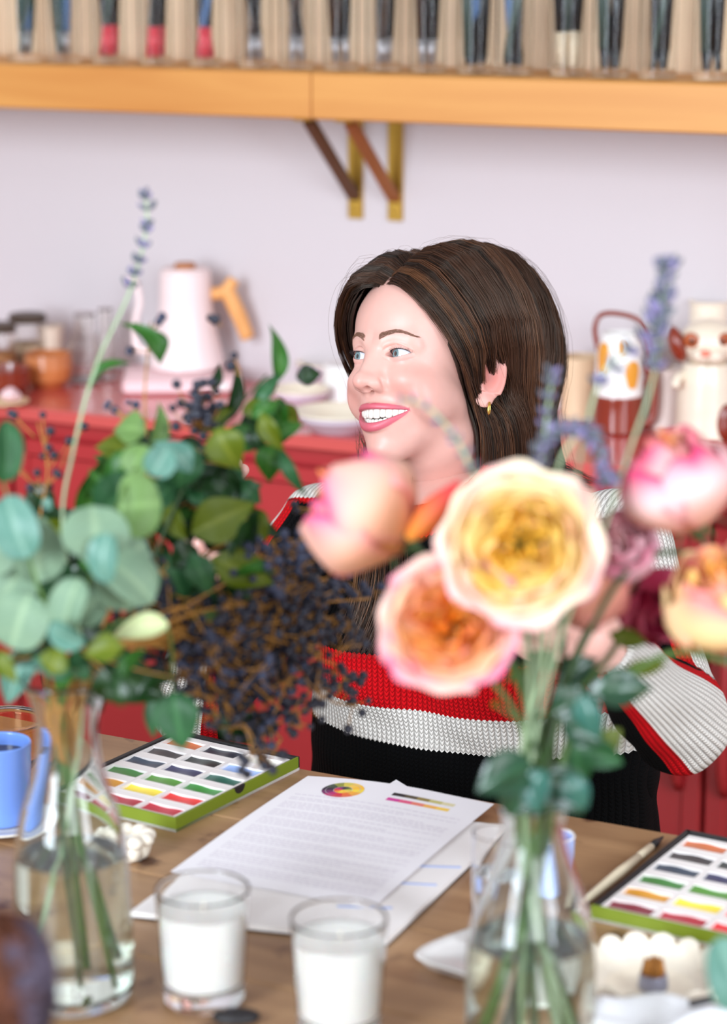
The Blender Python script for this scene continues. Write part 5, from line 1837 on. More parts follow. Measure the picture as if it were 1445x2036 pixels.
def head_sdf(X, Fy, Z, parts=False):
    ax = np.abs(X)
    d = ell(ax, Fy, Z, (0, -.095, .028), (.073, .092, .084))
    d = smin(d, ell(ax, Fy, Z, (0, -.046, .040), (.059, .050, .052)), .03)
    d = smin(d, ell(ax, Fy, Z, (0, -.040, -.018), (.0545, .045, .052)), .02)
    d = smin(d, ell(ax, Fy, Z, (0, -.039, -.070), (.0385, .038, .040)), .022)
    d = smin(d, cap(ax, Fy, Z, (.044, -.080, -.050), (.010, -.028, -.103), .014, .011), .022)
    d = smin(d, ell(ax, Fy, Z, (0, -.0195, -.1045), (.0125, .0135, .0125)), .014)
    # brow ridge, sockets
    d = smin(d, cap(ax, Fy, Z, (.012, .000, .014), (.040, -.012, .017), .0055, .005), .014)
    d = smax(d, -sph(ax, Fy, Z, (.0300, .0115, -.001), .0125), .012)
    d = smin(d, cap(ax, Fy, Z, (.026, -.010, .0135), (.044, -.018, .009), .005, .004), .010)
    # cheeks lifted by the smile
    d = smin(d, ell(ax, Fy, Z, (.0335, -.0155, -.0285), (.018, .0165, .0135)), .014)
    d = smin(d, ell(ax, Fy, Z, (.052, -.045, -.045), (.015, .03, .025)), .02)
    # muzzle
    d = smin(d, ell(ax, Fy, Z, (0, -.0215, -.069), (.030, .0230, .021)), .012)
    # nasolabial fold
    d = smax(d, -cap(ax, Fy, Z, (.0235, .0070, -.038), (.0425, -.006, -.062), .0016, .0018), .0055)
    # nose
    d = smin(d, cap(ax, Fy, Z, (0, .0010, .006), (0, .0175, -.028), .0060, .0078), .010)
    d = smin(d, cap(ax, Fy, Z, (.0055, .0000, -.006), (.0085, .0085, -.030), .0060, .0066), .010)
    d = smin(d, ell(ax, Fy, Z, (0, .0225, -.0335), (.0088, .0080, .0078)), .009)
    d = smin(d, ell(ax, Fy, Z, (.0130, .0075, -.0350), (.0062, .0098, .0070)), .010)
    d = smin(d, cap(ax, Fy, Z, (0, .022, -.0355), (0, .0130, -.0415), .0046, .0050), .005)
    d = smax(d, -ell(ax, Fy, Z, (.0072, .0155, -.0415), (.0034, .0062, .0042)), .0018)
    d = smax(d, -cap(ax, Fy, Z, (.0205, .0110, -.029), (.0215, .004, -.040), .0012, .0014), .004)
    # philtrum
    d = smax(d, -cap(ax, Fy, Z, (0, .0120, -.045), (0, .0095, -.0535), .0012, .0015), .004)
    # lips
    zu, zl, lf = mouth_u(X), mouth_l(X), lipf(X)
    edge = np.clip(1 - (ax / .0395) ** 2, 0, 1)
    tu = .0036 * edge ** .5 + .0003
    tl = .0056 * edge ** .6 + .0003
    up = np.sqrt((Fy - (lf - .0022)) ** 2 * .9 + (Z - (zu + tu * .8)) ** 2) - tu * 1.0
    lo_ = np.sqrt((Fy - (lf - .0046)) ** 2 * .9 + (Z - (zl - tl * .75)) ** 2) - tl * 1.02
    up = np.maximum(up, ax - .0395)
    lo_ = np.maximum(lo_, ax - .0395)
    lips = np.minimum(up, lo_)
    d = smin(d, lips, .0030)
    # mouth opening
    op = np.maximum(np.maximum(Z - zu, zl - Z), ax - .0378)
    op = np.maximum(op, -(Fy + .028))
    op = np.maximum(op, Fy - .05)
    d = smax(d, -op, .0009)
    # eyes: lids over the eyeball, then the almond opening
    lid = sph(ax, Fy, Z, EYE, ER + .0016)
    lid = np.maximum(lid, ax - .0450)
    d = smin(d, lid, .0045)
    ex = (ax - .0298) / .0140
    tilt = .0012 * ex
    zt = .0049 * np.clip(1 - ex ** 2, 0, 1) ** .62 + tilt
    zb = -.0043 * np.clip(1 - ex ** 2, 0, 1) ** .75 + tilt
    oe = np.maximum(np.maximum(Z - zt, zb - Z), np.abs(ex) * .0140 - .0140)
    oe = np.maximum(oe, -(Fy + .014))
    d = smax(d, -oe, .0009)
    # crease of the upper lid, soft fold under the eye
    ec_ = (ax - .0302) / .0170
    zc_ = .0086 * np.clip(1 - ec_ ** 2, 0, 1) ** .55 + .0006 - .0022 * np.clip(ec_, 0, 2)
    front = np.clip((Fy + .022) / .006, 0, 1) * np.clip((1.02 - np.abs(ec_)) / .12, 0, 1)
    d = d + .0012 * np.exp(-((Z - zc_) / .0007) ** 2) * front - .0006 * np.exp(-((Z - zc_ - .0022) / .0014) ** 2) * front
    zd_ = -.0095 * np.clip(1 - ec_ ** 2 * .8, 0, 1) ** .7
    d = d + .0004 * np.exp(-((Z - zd_) / .0010) ** 2) * front
    # ears
    a = -.15
    ez = (Z + .013); ef = (Fy + .107)
    rz_, rf_ = ez * math.cos(a) + ef * math.sin(a), -ez * math.sin(a) + ef * math.cos(a)
    exx = ax - (.0755 - rf_ * .50)
    ring = np.sqrt((rf_ / .0140) ** 2 + ((rz_ - .001 * 0) / .0300) ** 2)
    outer = np.abs(exx) - .0030
    k = (ring - 1) * .0140
    ear = smax(k, outer, .004)
    rimtube = np.sqrt(((ring - .86) * .0140) ** 2 + (exx - .0022) ** 2) - .0027
    ear = smin(ear, np.maximum(rimtube, -(rz_ + .019)), .002)
    ear = smax(ear, -ell(rf_ - .002, exx, rz_, (0, .0055, .0), (.0072, .0050, .0150)), .0025)
    ear = smin(ear, ell(exx, rf_, rz_, (0, .003, -.0285), (.0036, .0085, .0085)), .003)
    d = smin(d, ear, .004)
    # neck
    nk = cap(X, Fy, Z, NECK0, NECK1 + (NECK1 - NECK0) * .35, .054, .052)
    d = smin(d, nk, .018)
    if parts:
        return d, up, lo_
    return d


V, F = surface(head_sdf, (-.092, -.205, -.215), (.092, .046, .125), .0012)
print('head', V.shape)
_, up_, lo_ = head_sdf(*V.T, parts=True)
VW = H2W(V)

# colour of the skin: natural lips, blush, ear and nose pinker
def gauss(c, s):
    return np.exp(-(((np.abs(V[:, 0]) - c[0]) ** 2 + (V[:, 1] - c[1]) ** 2 + (V[:, 2] - c[2]) ** 2) / s ** 2))


skin = np.array(lin((216, 166, 153)))
blush = np.clip(.35 * gauss((.044, -.014, -.040), .026) + .35 * gauss((0, .03, -.038), .012) + .9 * gauss((.076, -.107, -.013), .024) + .2 * gauss((.0, .0, -.105), .02), 0, 1)[:, None]
col = skin * (1 - blush) + np.array(lin((204, 116, 106))) * blush
zone = (V[:, 1] > -.028) & (np.abs(V[:, 0]) < .0400)
ax_ = np.abs(V[:, 0])
eg_ = np.clip(1 - (ax_ / .0395) ** 2, 0, 1)
tu_, tl2 = .0036 * eg_ ** .5 + .0003, .0056 * eg_ ** .6 + .0003
zu_, zl_ = mouth_u(V[:, 0]), mouth_l(V[:, 0])
bowu = tu_ * (1.85 - .25 * np.exp(-(V[:, 0] / .003) ** 2))
du_ = np.minimum(V[:, 2] - (zu_ - .0015), (zu_ + bowu) - V[:, 2])
dl_ = np.minimum((zl_ + .0015) - V[:, 2], V[:, 2] - (zl_ - 1.75 * tl2))
lipm = np.clip(np.maximum(du_, dl_) / .0009 + .3, 0, 1) * zone * (V[:, 1] > lipf(V[:, 0]) - .0095)
lipm = lipm[:, None]
col = col * (1 - lipm) + np.array(lin((196, 92, 106))) * lipm
inner = ((V[:, 2] < mouth_u(V[:, 0]) + .0002) & (V[:, 2] > mouth_l(V[:, 0]) - .0002) & (np.abs(V[:, 0]) < .0378) & (V[:, 1] < lipf(V[:, 0]) - .0065) & (V[:, 1] > -.026))[:, None]
col = np.where(inner, np.array(lin((120, 40, 44))), col)
lidc = np.clip(1 - np.abs(sph(np.abs(V[:, 0]), V[:, 1], V[:, 2], EYE, ER + .0016)) / .002, 0, 1) * (V[:, 1] > -.012) * .35
lidc = lidc[:, None]
col = col * (1 - lidc) + np.array(lin((206, 150, 146))) * lidc
rim = np.clip(1 - (sph(np.abs(V[:, 0]), V[:, 1], V[:, 2], EYE, ER)) / .0013, 0, 1) * (V[:, 1] > -.012)
rim = rim[:, None] * .6
col = col * (1 - rim) + np.array(lin((150, 86, 84))) * rim

kk = NT('skin')
a_ = kk.n('ShaderNodeAttribute', attribute_name='tone')
tc = kk.n('ShaderNodeTexCoord'); ns = kk.n('ShaderNodeTexNoise'); ns.inputs['Scale'].default_value = 90
kk.l(tc.outputs['Object'], ns.inputs['Vector'])
cc_ = kk.mix(ns.outputs[0], (0.96, 0.95, 0.95), (1.04, 1.03, 1.03))
mm_ = kk.mix(1.0, (1, 1, 1), (1, 1, 1), 'MULTIPLY')
nd = [n for n in kk.t.nodes if n.bl_idname == 'ShaderNodeMix'][-1]
kk.l(a_.outputs['Color'], nd.inputs[6]); kk.l(cc_, nd.inputs[7])
kk.l(nd.outputs[2], kk.b.inputs['Base Color'])
kk.b.inputs['Roughness'].default_value = .42
kk.b.inputs['Specular IOR Level'].default_value = .45
kk.b.inputs['Subsurface Weight'].default_value = .16
kk.b.inputs['Subsurface Radius'].default_value = (.012, .005, .003)
kk.b.inputs['Subsurface Scale'].default_value = 1.0
kk.bump(ns.outputs[0], .05, .0005)
M_skin = kk.m

# ---- body joints in the world
TORF = np.array([math.sin(TA), -math.cos(TA), 0])     # the way the chest faces (toward the table)
TORL = np.array([math.cos(TA), math.sin(TA), 0])      # her left
SHL, SHR = aty(1222, 1082, 2.56), aty(650, 1062, 2.78)
ELL, ELR = aty(1348, 1436, 2.41), aty(392, 1400, 2.66)
WRL, WRR = aty(1195, 1285, 2.24), aty(415, 1215, 2.50)
CH = (SHL + SHR) / 2
PEL = aty(955, 1800, 2.68)
PEL[2] = .50
WST = aty(955, 1560, 2.66)


def tl_(p, off):   # torso frame helper: off = (left, forward, up)
    return np.asarray(p) + TORL * off[0] + TORF * off[1] + np.array([0, 0, off[2]])


def tfr(X, Y, Z, c):
    x, y, z = X - c[0], Y - c[1], Z - c[2]
    return x * TORL[0] + y * TORL[1], x * TORF[0] + y * TORF[1], z


def torso_sdf(X, Y, Z, g=0.0):
    """g grows the shape: the knit lies outside the skin"""
    l, f, u = tfr(X, Y, Z, CH)
    d = ell(l, f, u, (0, 0, -.085), (.150 + g, .098 + g, .150 + g))
    l2, f2, u2 = tfr(X, Y, Z, PEL)
    gw = g * 4.4                           # the knit hangs wide round the waist
    d = smin(d, ell(l2, f2, u2, (0, 0, .04), (.160 + gw, .115 + g, .16 + g)), .06)
    lw, fw, uw = tfr(X, Y, Z, WST)
    d = smin(d, ell(lw, fw, uw, (0, 0, .05), (.145 + gw, .100 + g, .18 + g)), .06)
    d = smin(d, cap(X, Y, Z, tl_(CH, (-.125, -.012, .0)), tl_(CH, (.125, -.012, .0)), .05 + g, .05 + g), .04)
    d = smin(d, cap(X, Y, Z, NECKW + np.array([0, 0, .0]), tl_(CH, (0, -.01, -.02)), .058 + g * .6, .085 + g), .05)
    for s_ in (-1, 1):
        d = smin(d, ell(l, f, u, (s_ * .072, .078, -.125), (.055 + g, .045 + g, .055 + g)), .035)
    return d


HANDS = []
hb_l = (WRL - ELL) / np.linalg.norm(WRL - ELL)
hb_r = (WRR - ELR) / np.linalg.norm(WRR - ELR)


def hand_caps(W, d, palm_n, thumb_side, curl):
    """capsules (a,b,ra,rb) of a relaxed hand from wrist W along d"""
    n = palm_n - d * np.dot(palm_n, d); n /= np.linalg.norm(n)
    s = np.cross(d, n) * thumb_side
    out = [(W - d * .02, W + d * .02, .026, .024)]
    for k in range(4):
        o = (k - 1.5) * .0185
        a = W + d * .015 + s * (-o * .7)
        b = W + d * (.085 - .004 * abs(k - 1)) + s * (-o)
        out.append((a, b, .0145, .0105))
        L = (.040, .045, .042, .032)[k]
        r = (.0088, .0090, .0086, .0076)[k]
        p, dr = b, d.copy()
        for seg in range(3):
            c = curl * (seg + 1) * .55 + .06 * k
            dr = d * math.cos(c) + n * math.sin(c)
            q = p + dr * L * (.95, .62, .48)[seg]
            out.append((p, q, r, r * .92))
            p, r = q, r * .92
    a = W + d * .025 + s * .020
    b = a + (d * .6 + s * .75 + n * .25) * .038
    c = b + (d * .85 + s * .35 + n * .35) * .032
    e = c + (d * .9 + s * .1 + n * .45) * .026
    out += [(a, b, .0155, .012), (b, c, .0115, .0100), (c, e, .0098, .0085)]
    return out


hand_l = hand_caps(WRL, hb_l * .8 + np.array([-.45, -.05, .4]) * .5, TORF * -1 + np.array([-.4, 0, 0]), 1, .55)
hand_r = hand_caps(WRR, np.array([.0, -.05, 1.0]) / np.linalg.norm([.0, -.05, 1.0]), np.array([.9, -.2, 0.]), -1, .35)


def capsd(X, Y, Z, L, k):
    d = None
    for a, b, ra, rb in L:
        q = cap(X, Y, Z, a, b, ra, rb)
        d = q if d is None else smin(d, q, k)
    return d


THL = [(tl_(PEL, (s_ * .085, .02, -.0)), tl_(PEL, (s_ * .12, .40, .0)), tl_(PEL, (s_ * .12, .38, -.42)), tl_(PEL, (s_ * .12, .50, -.455))) for s_ in (-1, 1)]


def body_sdf(X, Y, Z):
    d = torso_sdf(X, Y, Z)
    for S, E_, W in ((SHL, ELL, WRL), (SHR, ELR, WRR)):
        d = smin(d, cap(X, Y, Z, S, E_, .045, .036), .02)
        d = smin(d, cap(X, Y, Z, E_, W, .037, .024), .01)
    for a, b, c, e in THL:
        d = smin(d, cap(X, Y, Z, a, b, .075, .055), .03)
        d = smin(d, cap(X, Y, Z, b, c, .052, .036), .015)
        d = smin(d, cap(X, Y, Z, c, e, .036, .030), .015)
    return d


allp = np.array([SHL, SHR, ELL, ELR, WRL, WRR, PEL, NECKW] + [q for t4 in THL for q in t4])
lo3, hi3 = allp.min(0) - .2, allp.max(0) + .16
lo3[2] = .02
V2, F2 = surface(body_sdf, lo3, hi3, .008, block=3)
HN = []
for hc in (hand_l, hand_r):
    pts = np.array([q for a, b, _, _ in hc for q in (a, b)])
    HN.append(surface(lambda X, Y, Z, hc=hc: capsd(X, Y, Z, hc, .006), pts.min(0) - .03, pts.max(0) + .03, .0022))

person = thing('person', 'smiling woman with long brown hair in a striped knit sweater, seated behind the table', 'person', (PEL[0], PEL[1], 0))
PO = np.array(person.location)
mb = MB()
allc = []
mb.add(VW - PO, F[:, ::-1].tolist()); allc.append(col)
for v, f in [(V2, F2)] + HN:
    mb.add(v - PO, f.tolist()); allc.append(np.tile(skin, (len(v), 1)))
mb.att = [np.concatenate(allc)]
body = mb.build('body', M_skin, person, attname='tone')

# ---- eyes
M_scl = mat('sclera', (212, 212, 220), .15, .01, 10, coat=.8)
M_iris = mat('blue_grey_iris', (112, 134, 138), .25, .35, 700, coat=1.0)
M_pup = mat('pupil', (8, 8, 10), .1, 0, coat=1.0)
gz = np.array([-.20, .98, -.03])               # gaze in the face frame, further to her right
for s_ in (-1, 1):
    c = np.array([s_ * EYE[0], EYE[1], EYE[2]])
    g_ = gz / np.linalg.norm(gz)
    m = MB()
    Mx = frame((0, 0, 0), np.cross(g_, (0, 0, 1)), g_)
    pr = []
    for k in range(26):
        th = PI * k / 25
        pr.append((ER * math.sin(th), ER * math.cos(th)))
    # sclera without the front disc; cornea bulge added by iris dome
    thi = .0060 / ER
    v, f = [], []
    m.lathe([(ER * math.sin(t), ER * math.cos(t)) for t in np.linspace(math.asin(thi), PI - .001, 24)], 40, 0, Mx)
    m.lathe([(r, math.sqrt(ER ** 2 - .0060 ** 2) - .0003 + .0004 * (1 - r / .0060)) for r in np.linspace(.0060, .0023, 6)], 40, 1, Mx)
    m.lathe([(r, math.sqrt(ER ** 2 - .0060 ** 2) + .0001 + .0002 * (1 - r / .0025)) for r in (.0025, .0012, .0001)], 24, 2, Mx)
    m.v = [H2W(q + c) - PO for q in m.v]
    e = m.build('eye', [M_scl, M_iris, M_pup], person)

# ---- teeth and tongue
M_teeth = mat('teeth', (232, 226, 216), .2, .01, coat=.6)
M_gum = mat('gums', (176, 78, 84), .35, .05)
def arch(x):
    return float(lipf(np.array([x]))[0]) - .0058


def arch_ang(x):
    return -math.atan2(arch(abs(x) + .001) - arch(abs(x)), .001) * (-1 if x > 0 else 1)


m = MB()
wd = [.0044, .0035, .0040, .0036, .0036, .0042, .0044]
for sg in (-1, 1):
    x = 0
    for k, w in enumerate(wd):
        a_x = abs(arch_ang(max(x + w, .001)))
        xc = x + w * math.cos(a_x)
        x += 2 * w * .97 * math.cos(a_x)
        h_ = (.0130, .0118, .0124, .0106, .0092, .0080, .007)[k]
        top = float(mouth_u(xc)) + .003
        M = np.array(Matrix.Translation((sg * xc, arch(xc) - .0012, top - h_ / 2)) @ Matrix.Rotation(arch_ang(sg * xc), 4, 'Z'))
        m.box((0, 0, 0), (w * 1.9, .0045, h_), M=M, bev=.0013)
        m.ball((0, .0010, .0), (w * .93, .0018, h_ * .47), 16, M=M)
m.v = [H2W(q) - PO for q in m.v]; m.f = [q[::-1] for q in m.f]
m.build('upper_teeth', M_teeth, person)
m = MB()
for sg in (-1, 1):
    x = 0
    for k in range(6):
        w = .0028
        a_x = abs(arch_ang(max(x + w, .001)))
        xc = x + w * math.cos(a_x)
        x += 2 * w * .98 * math.cos(a_x)
        M = np.array(Matrix.Translation((sg * xc, arch(xc) - .0035, float(mouth_l(xc)) + .0006)) @ Matrix.Rotation(arch_ang(sg * xc), 4, 'Z'))
        m.box((0, 0, 0), (w * 1.9, .0040, .0085), M=M, bev=.0011)
m.v = [H2W(q) - PO for q in m.v]; m.f = [q[::-1] for q in m.f]
m.build('lower_teeth', M_teeth, person)

# ---- eyebrows and lashes (fine hairs in one mesh each)
def surf_f(x, z, f0=.035):
    """forward position of the face surface at (x, z)"""
    f = f0
    for _ in range(60):
        d = float(head_sdf(np.array([x]), np.array([f]), np.array([z]))[0])
        if d < .0002: break
        f -= max(d * .8, .0001)
    return f


M_brow = mat('brow_hair', (128, 88, 68), .6, .2)
M_lash = mat('lashes', (36, 26, 28), .5, .1)
for s_ in (-1, 1):
    m = MB()
    for k in range(300):
        t = rng.uniform(0, 1)
        x = .0105 + .0385 * t
        zc = .0168 + .0078 * math.sin(min(1.25, t * 1.35) * PI * .56) - .0085 * max(0, t - .45) ** 1.3
        wdt = .0031 * (1 - .85 * t) + .0003
        z = zc + rng.uniform(-1, 1) * wdt
        f0 = surf_f(s_ * x, z)
        L = .0055 * (1 - .3 * t)
        up1 = .8 * (1 - t) ** 2 + .05 - .35 * t
        d = np.array([s_ * 1.0, -.25, up1]); d /= np.linalg.norm(d)
        p0 = np.array([s_ * x, f0 + .0002, z]); p1 = p0 + d * L
        p1[1] = surf_f(p1[0], p1[2]) + .0006
        pm = (p0 + p1) / 2 + np.array([0, .0005, .0])
        m.tube(H2W(spline([p0, pm, p1], 4)) - PO, [.00013, .00013, .0001, .00004], 4)
    m.build('eyebrow', M_brow, person)
    m = MB()
    for k in range(46):
        ex = -1 + 2 * k / 45
        x = .0298 + .0140 * ex
        zt_ = .0049 * max(0, 1 - ex ** 2) ** .62 + .0012 * ex
        ff = EYE[1] + math.sqrt(max(1e-6, (ER + .0014) ** 2 - (x - EYE[0]) ** 2 - zt_ ** 2))
        p0 = np.array([s_ * x, ff, zt_])
        L = .0062 * (.45 + .5 * abs(ex + .1)) * rng.uniform(.6, 1.15)
        p2 = p0 + np.array([s_ * (.0050 * ex + rng.normal(0, .0008)), .0048, .0020 + rng.normal(0, .0004)]) * L / .006
        pm = (p0 + p2) / 2 + np.array([0, .0006, -.0010])
        m.tube(H2W(spline([p0, pm, p2], 5)) - PO, [.00022, .0002, .00016, .0001, .00004], 4)
    ln = []
    for k in range(21):
        ex = -1 + 2 * k / 20
        x = .0298 + .0141 * ex
        zt_ = .0050 * max(0, 1 - ex ** 2) ** .62 + .0012 * ex
        ff = EYE[1] + math.sqrt(max(1e-6, (ER + .0015) ** 2 - (x - EYE[0]) ** 2 - zt_ ** 2))
        ln.append((s_ * x, ff, zt_))
    m.tube(H2W(np.array(ln)) - PO, .00042, 5)
    m.build('upper_lashes', M_lash, person)

# ---- hoop earring on her left ear
ec = np.array([.0800, -.1030, -.0500])
m = MB()
hp = [(ec[0] + .0012 * math.sin(a), ec[1] + .0030 * math.sin(a) * .9, ec[2] + .0068 * math.cos(a)) for a in np.linspace(0, 2 * PI, 30)]
m.tube(H2W(np.array(hp)) - PO, .0009, 8)
er_ = m.build('hoop_earring', mat('gold', (236, 188, 96), .2, .03, metal=1), person)
er_['label'] = 'small gold hoop earring'
# ================================================================== KNIT SWEATER
SW_G = .016


def arm_frame(P, A, B, ref):
    """position along the limb, angle round it measured from ref"""
    d = B - A
    L = np.linalg.norm(d); d = d / L
    t = ((P - A) @ d)
    r = ref - d * np.dot(ref, d); r /= np.linalg.norm(r)
    s = np.cross(d, r)
    q = P - A - t[:, None] * d
    return t, np.arctan2(q @ s, q @ r), L


def fold(X, Y, Z):
    return .0016 * np.sin(60 * X + 40 * Z) * np.sin(34 * Y - 28 * Z + 1.0) + .0012 * np.sin(110 * Z + 30 * X)


def sleeve_sdf(X, Y, Z, S, E_, W):
    d = cap(X, Y, Z, S, E_, .062, .046)
    fa = cap(X, Y, Z, E_, W, .055, .031)
    d = smin(d, fa, .012)
    return d


CUFL = WRL - hb_l * .006
CUFR = WRR - hb_r * .006


def sweater_sdf(X, Y, Z):
    d = torso_sdf(X, Y, Z, SW_G)
    dl = sleeve_sdf(X, Y, Z, SHL, ELL, WRL)
    dr = sleeve_sdf(X, Y, Z, SHR, ELR, WRR)
    d = smin(d, np.minimum(dl, dr), .022)
    # stand-up collar
    nd_ = H2W([(0, -.105, -.115)])[0] - NECKW
    nd_ /= np.linalg.norm(nd_)
    col_ = cap(X, Y, Z, NECKW - nd_ * .01, NECKW + nd_ * .042, .080, .067)
    d = smin(d, col_, .012)
    d = d + fold(X, Y, Z) * np.clip((Z - .5) * 4, 0, 1)
    # neck hole
    d = smax(d, -cap(X, Y, Z, NECKW + nd_ * .005, NECKW + nd_ * .16, .057, .060), .006)
    # open cuffs
    for W, h_ in ((WRL, hb_l), (WRR, hb_r)):
        pl_ = (X - W[0]) * h_[0] + (Y - W[1]) * h_[1] + (Z - W[2]) * h_[2]
        near = sph(X, Y, Z, W, .09)
        d = smax(d, np.maximum(pl_, -near * 0 + pl_) - 0.0 if False else np.where(near < 0, pl_, -1.0), .003)
        d = smax(d, -cap(X, Y, Z, W - h_ * .02, W + h_ * .05, .0255, .0255), .002)
    # lower hem
    d = smax(d, (PEL[2] + .02) - Z, .004)
    return d


lo4 = np.array([min(SHL[0], SHR[0], ELR[0], WRR[0]), min(WRL[1], ELL[1], WRR[1]), PEL[2]]) - .12
hi4 = np.array([max(SHL[0], ELL[0]), max(SHR[1], ELR[1], NECKW[1]) + .06, NECKW[2] + .02]) + .12
V, F = surface(sweater_sdf, lo4, hi4, .0045)
print('sweater', V.shape)
N_ = len(V)
# classify: torso or sleeve
dl = sleeve_sdf(*V.T, SHL, ELL, WRL); dr = sleeve_sdf(*V.T, SHR, ELR, WRR); dt = torso_sdf(*V.T, SW_G)
dlu = cap(*V.T, SHL, ELL, .062, .046); dlf = cap(*V.T, ELL, WRL, .055, .031)
dru = cap(*V.T, SHR, ELR, .062, .046); drf = cap(*V.T, ELR, WRR, .055, .031)
CREAM, RED, BLACK = 0, 1, 2
l, f_, u = tfr(*V.T, CH)
nd_ = H2W([(0, -.105, -.115)])[0] - NECKW
nax = np.linalg.norm(np.cross(V - NECKW, nd_ / np.linalg.norm(nd_)), axis=1)
nup = (V - NECKW) @ (nd_ / np.linalg.norm(nd_))
# colour bands as signed distances to their borders
h = V[:, 2]
zr = lambda py: aty(900, py, 2.57)[2]
hb = h - .03 * l
z1, z2, z3 = zr(1300), zr(1408), zr(1486)
yoke = u - .70 * f_
thr = -.012 - .34 * np.clip(l, -.1, .3)
fo = np.where((np.abs(l) > .075) | (f_ < -.02), 0.0, -1.0)
red_d = np.maximum(np.minimum(hb - z3, z1 - hb), yoke - thr + .024 + fo)
cream_d = np.maximum(np.minimum(hb - z3, z2 - hb), yoke - thr + fo)
cd_ = np.minimum(.100 - nax, nup + .055)
red_d = np.maximum(red_d, cd_)
cream_d = np.where(cd_ > -.02, np.minimum(cream_d, -cd_), cream_d)
uu, vv = l.copy(), h.copy()
which = np.argmin(np.stack([dt, dlu, dlf, dru, drf]), 0)
REF_L = TORL * .9 + np.array([0, 0, -.1]) - TORF * .1
REF_Lf = np.array([.25, -.85, .30])
REF_R = -TORL * .85 - TORF * .40 + np.array([0, 0, .45])
REF_Rf = np.array([-.5, -.1, -.6])
for idx, A, B, ref, half, rw in ((1, SHL, ELL, REF_L, .80, .42), (2, ELL, WRL, REF_Lf, .92, .36), (3, SHR, ELR, REF_R, .80, .42), (4, ELR, WRR, REF_Rf, .8, .42)):
    t, ang, L = arm_frame(V, A, B, ref)
    sel = (which == idx)
    if idx in (1, 3):
        sel &= (dt > .004) & (t > 0)
    c_, r_ = (half - np.abs(ang)) * .05, (half + rw - np.abs(ang)) * .05
    if idx == 1:                       # over the shoulder the cream runs across the top
        _, a2, _ = arm_frame(V, A, B, TORL * .35 + np.array([0, 0, 1.0]) - TORF * .2)
        w_ = np.clip((.11 - t) / .05, 0, 1)
        c_ = c_ * (1 - w_) + (1.15 - np.abs(a2)) * .05 * w_
        r_ = r_ * (1 - w_) + (1.45 - np.abs(a2)) * .05 * w_
    cream_d[sel], red_d[sel] = c_[sel], r_[sel]
    uu[sel] = (ang * .050)[sel]
    vv[sel] = t[sel]

k = NT('striped_knit')
au = k.n('ShaderNodeAttribute', attribute_name='knit')
ab = k.n('ShaderNodeAttribute', attribute_name='stripe')
sx = k.n('ShaderNodeSeparateXYZ'); k.l(au.outputs['Vector'], sx.inputs[0])
sb_ = k.n('ShaderNodeSeparateXYZ'); k.l(ab.outputs['Vector'], sb_.inputs[0])


def mth(op, a, b=None, c_=None):
    n_ = k.n('ShaderNodeMath'); n_.operation = op
    for i, v in enumerate((a, b, c_)):
        if v is None: continue
        if hasattr(v, 'is_linked'): k.l(v, n_.inputs[i])
        else: n_.inputs[i].default_value = v
    return n_.outputs[0]


uc = mth('MULTIPLY', sx.outputs[0], 1 / .0062)
fr_ = mth('PINGPONG', uc, .5)
vs = mth('MULTIPLY_ADD', sx.outputs[1], 1 / .0052, mth('MULTIPLY', fr_, 1.1))
sv = mth('ABSOLUTE', mth('SINE', mth('MULTIPLY', vs, PI)))
su = mth('POWER', mth('ABSOLUTE', mth('SINE', mth('MULTIPLY', uc, PI))), .6)
hh = mth('MULTIPLY', su, mth('MULTIPLY_ADD', mth('POWER', sv, .5), .45, .55))
tc = k.n('ShaderNodeTexCoord'); ns = k.n('ShaderNodeTexNoise'); ns.inputs['Scale'].default_value = 900
k.l(tc.outputs['Object'], ns.inputs['Vector'])
h2 = mth('MULTIPLY_ADD', ns.outputs[0], .12, hh)
wob_ = mth('MULTIPLY', mth('SUBTRACT', fr_, .25), .005)
isr = mth('GREATER_THAN', mth('ADD', sb_.outputs[1], wob_), 0.0)
isc = mth('GREATER_THAN', mth('ADD', sb_.outputs[0], wob_), 0.0)
c1 = k.mix(isr, lin((3, 3, 4)), lin((206, 12, 22)))
c2 = k.mix(isc, c1, lin((238, 231, 222)))
c3 = k.mix(ns.outputs[0], (.86, .86, .86), (1.08, 1.08, 1.08))
mul = k.n('ShaderNodeMix'); mul.data_type = 'RGBA'; mul.blend_type = 'MULTIPLY'; mul.inputs[0].default_value = 1.0
k.l(c2, mul.inputs[6]); k.l(c3, mul.inputs[7]); k.l(mul.outputs[2], k.b.inputs['Base Color'])
k.b.inputs['Roughness'].default_value = .9
k.b.inputs['Specular IOR Level'].default_value = .12
k.bump(h2, 1.0, .004)
m = MB()
m.add(V - PO, F.tolist())
sw_ = m.build('sweater', k.m, person)
at = sw_.data.attributes.new('knit', 'FLOAT_VECTOR', 'POINT')
at.data.foreach_set('vector', np.stack([uu, vv, np.zeros(N_)], 1).astype(np.float32).ravel())
at = sw_.data.attributes.new('stripe', 'FLOAT_VECTOR', 'POINT')
at.data.foreach_set('vector', np.stack([cream_d, red_d, np.zeros(N_)], 1).astype(np.float32).ravel())
sw_['label'] = 'chunky knit sweater striped cream, red and black'

# trousers and stool out of sight behind the table
def legs_sdf(X, Y, Z):
    d = ell(*tfr(X, Y, Z, PEL), (0, 0, .0), (.178, .135, .10))
    for a, b, c, e in THL:
        d = smin(d, cap(X, Y, Z, a, b, .088, .066), .03)
        d = smin(d, cap(X, Y, Z, b, c + np.array([0, 0, .04]), .064, .050), .015)
    return smax(d, .09 - Z, .004)


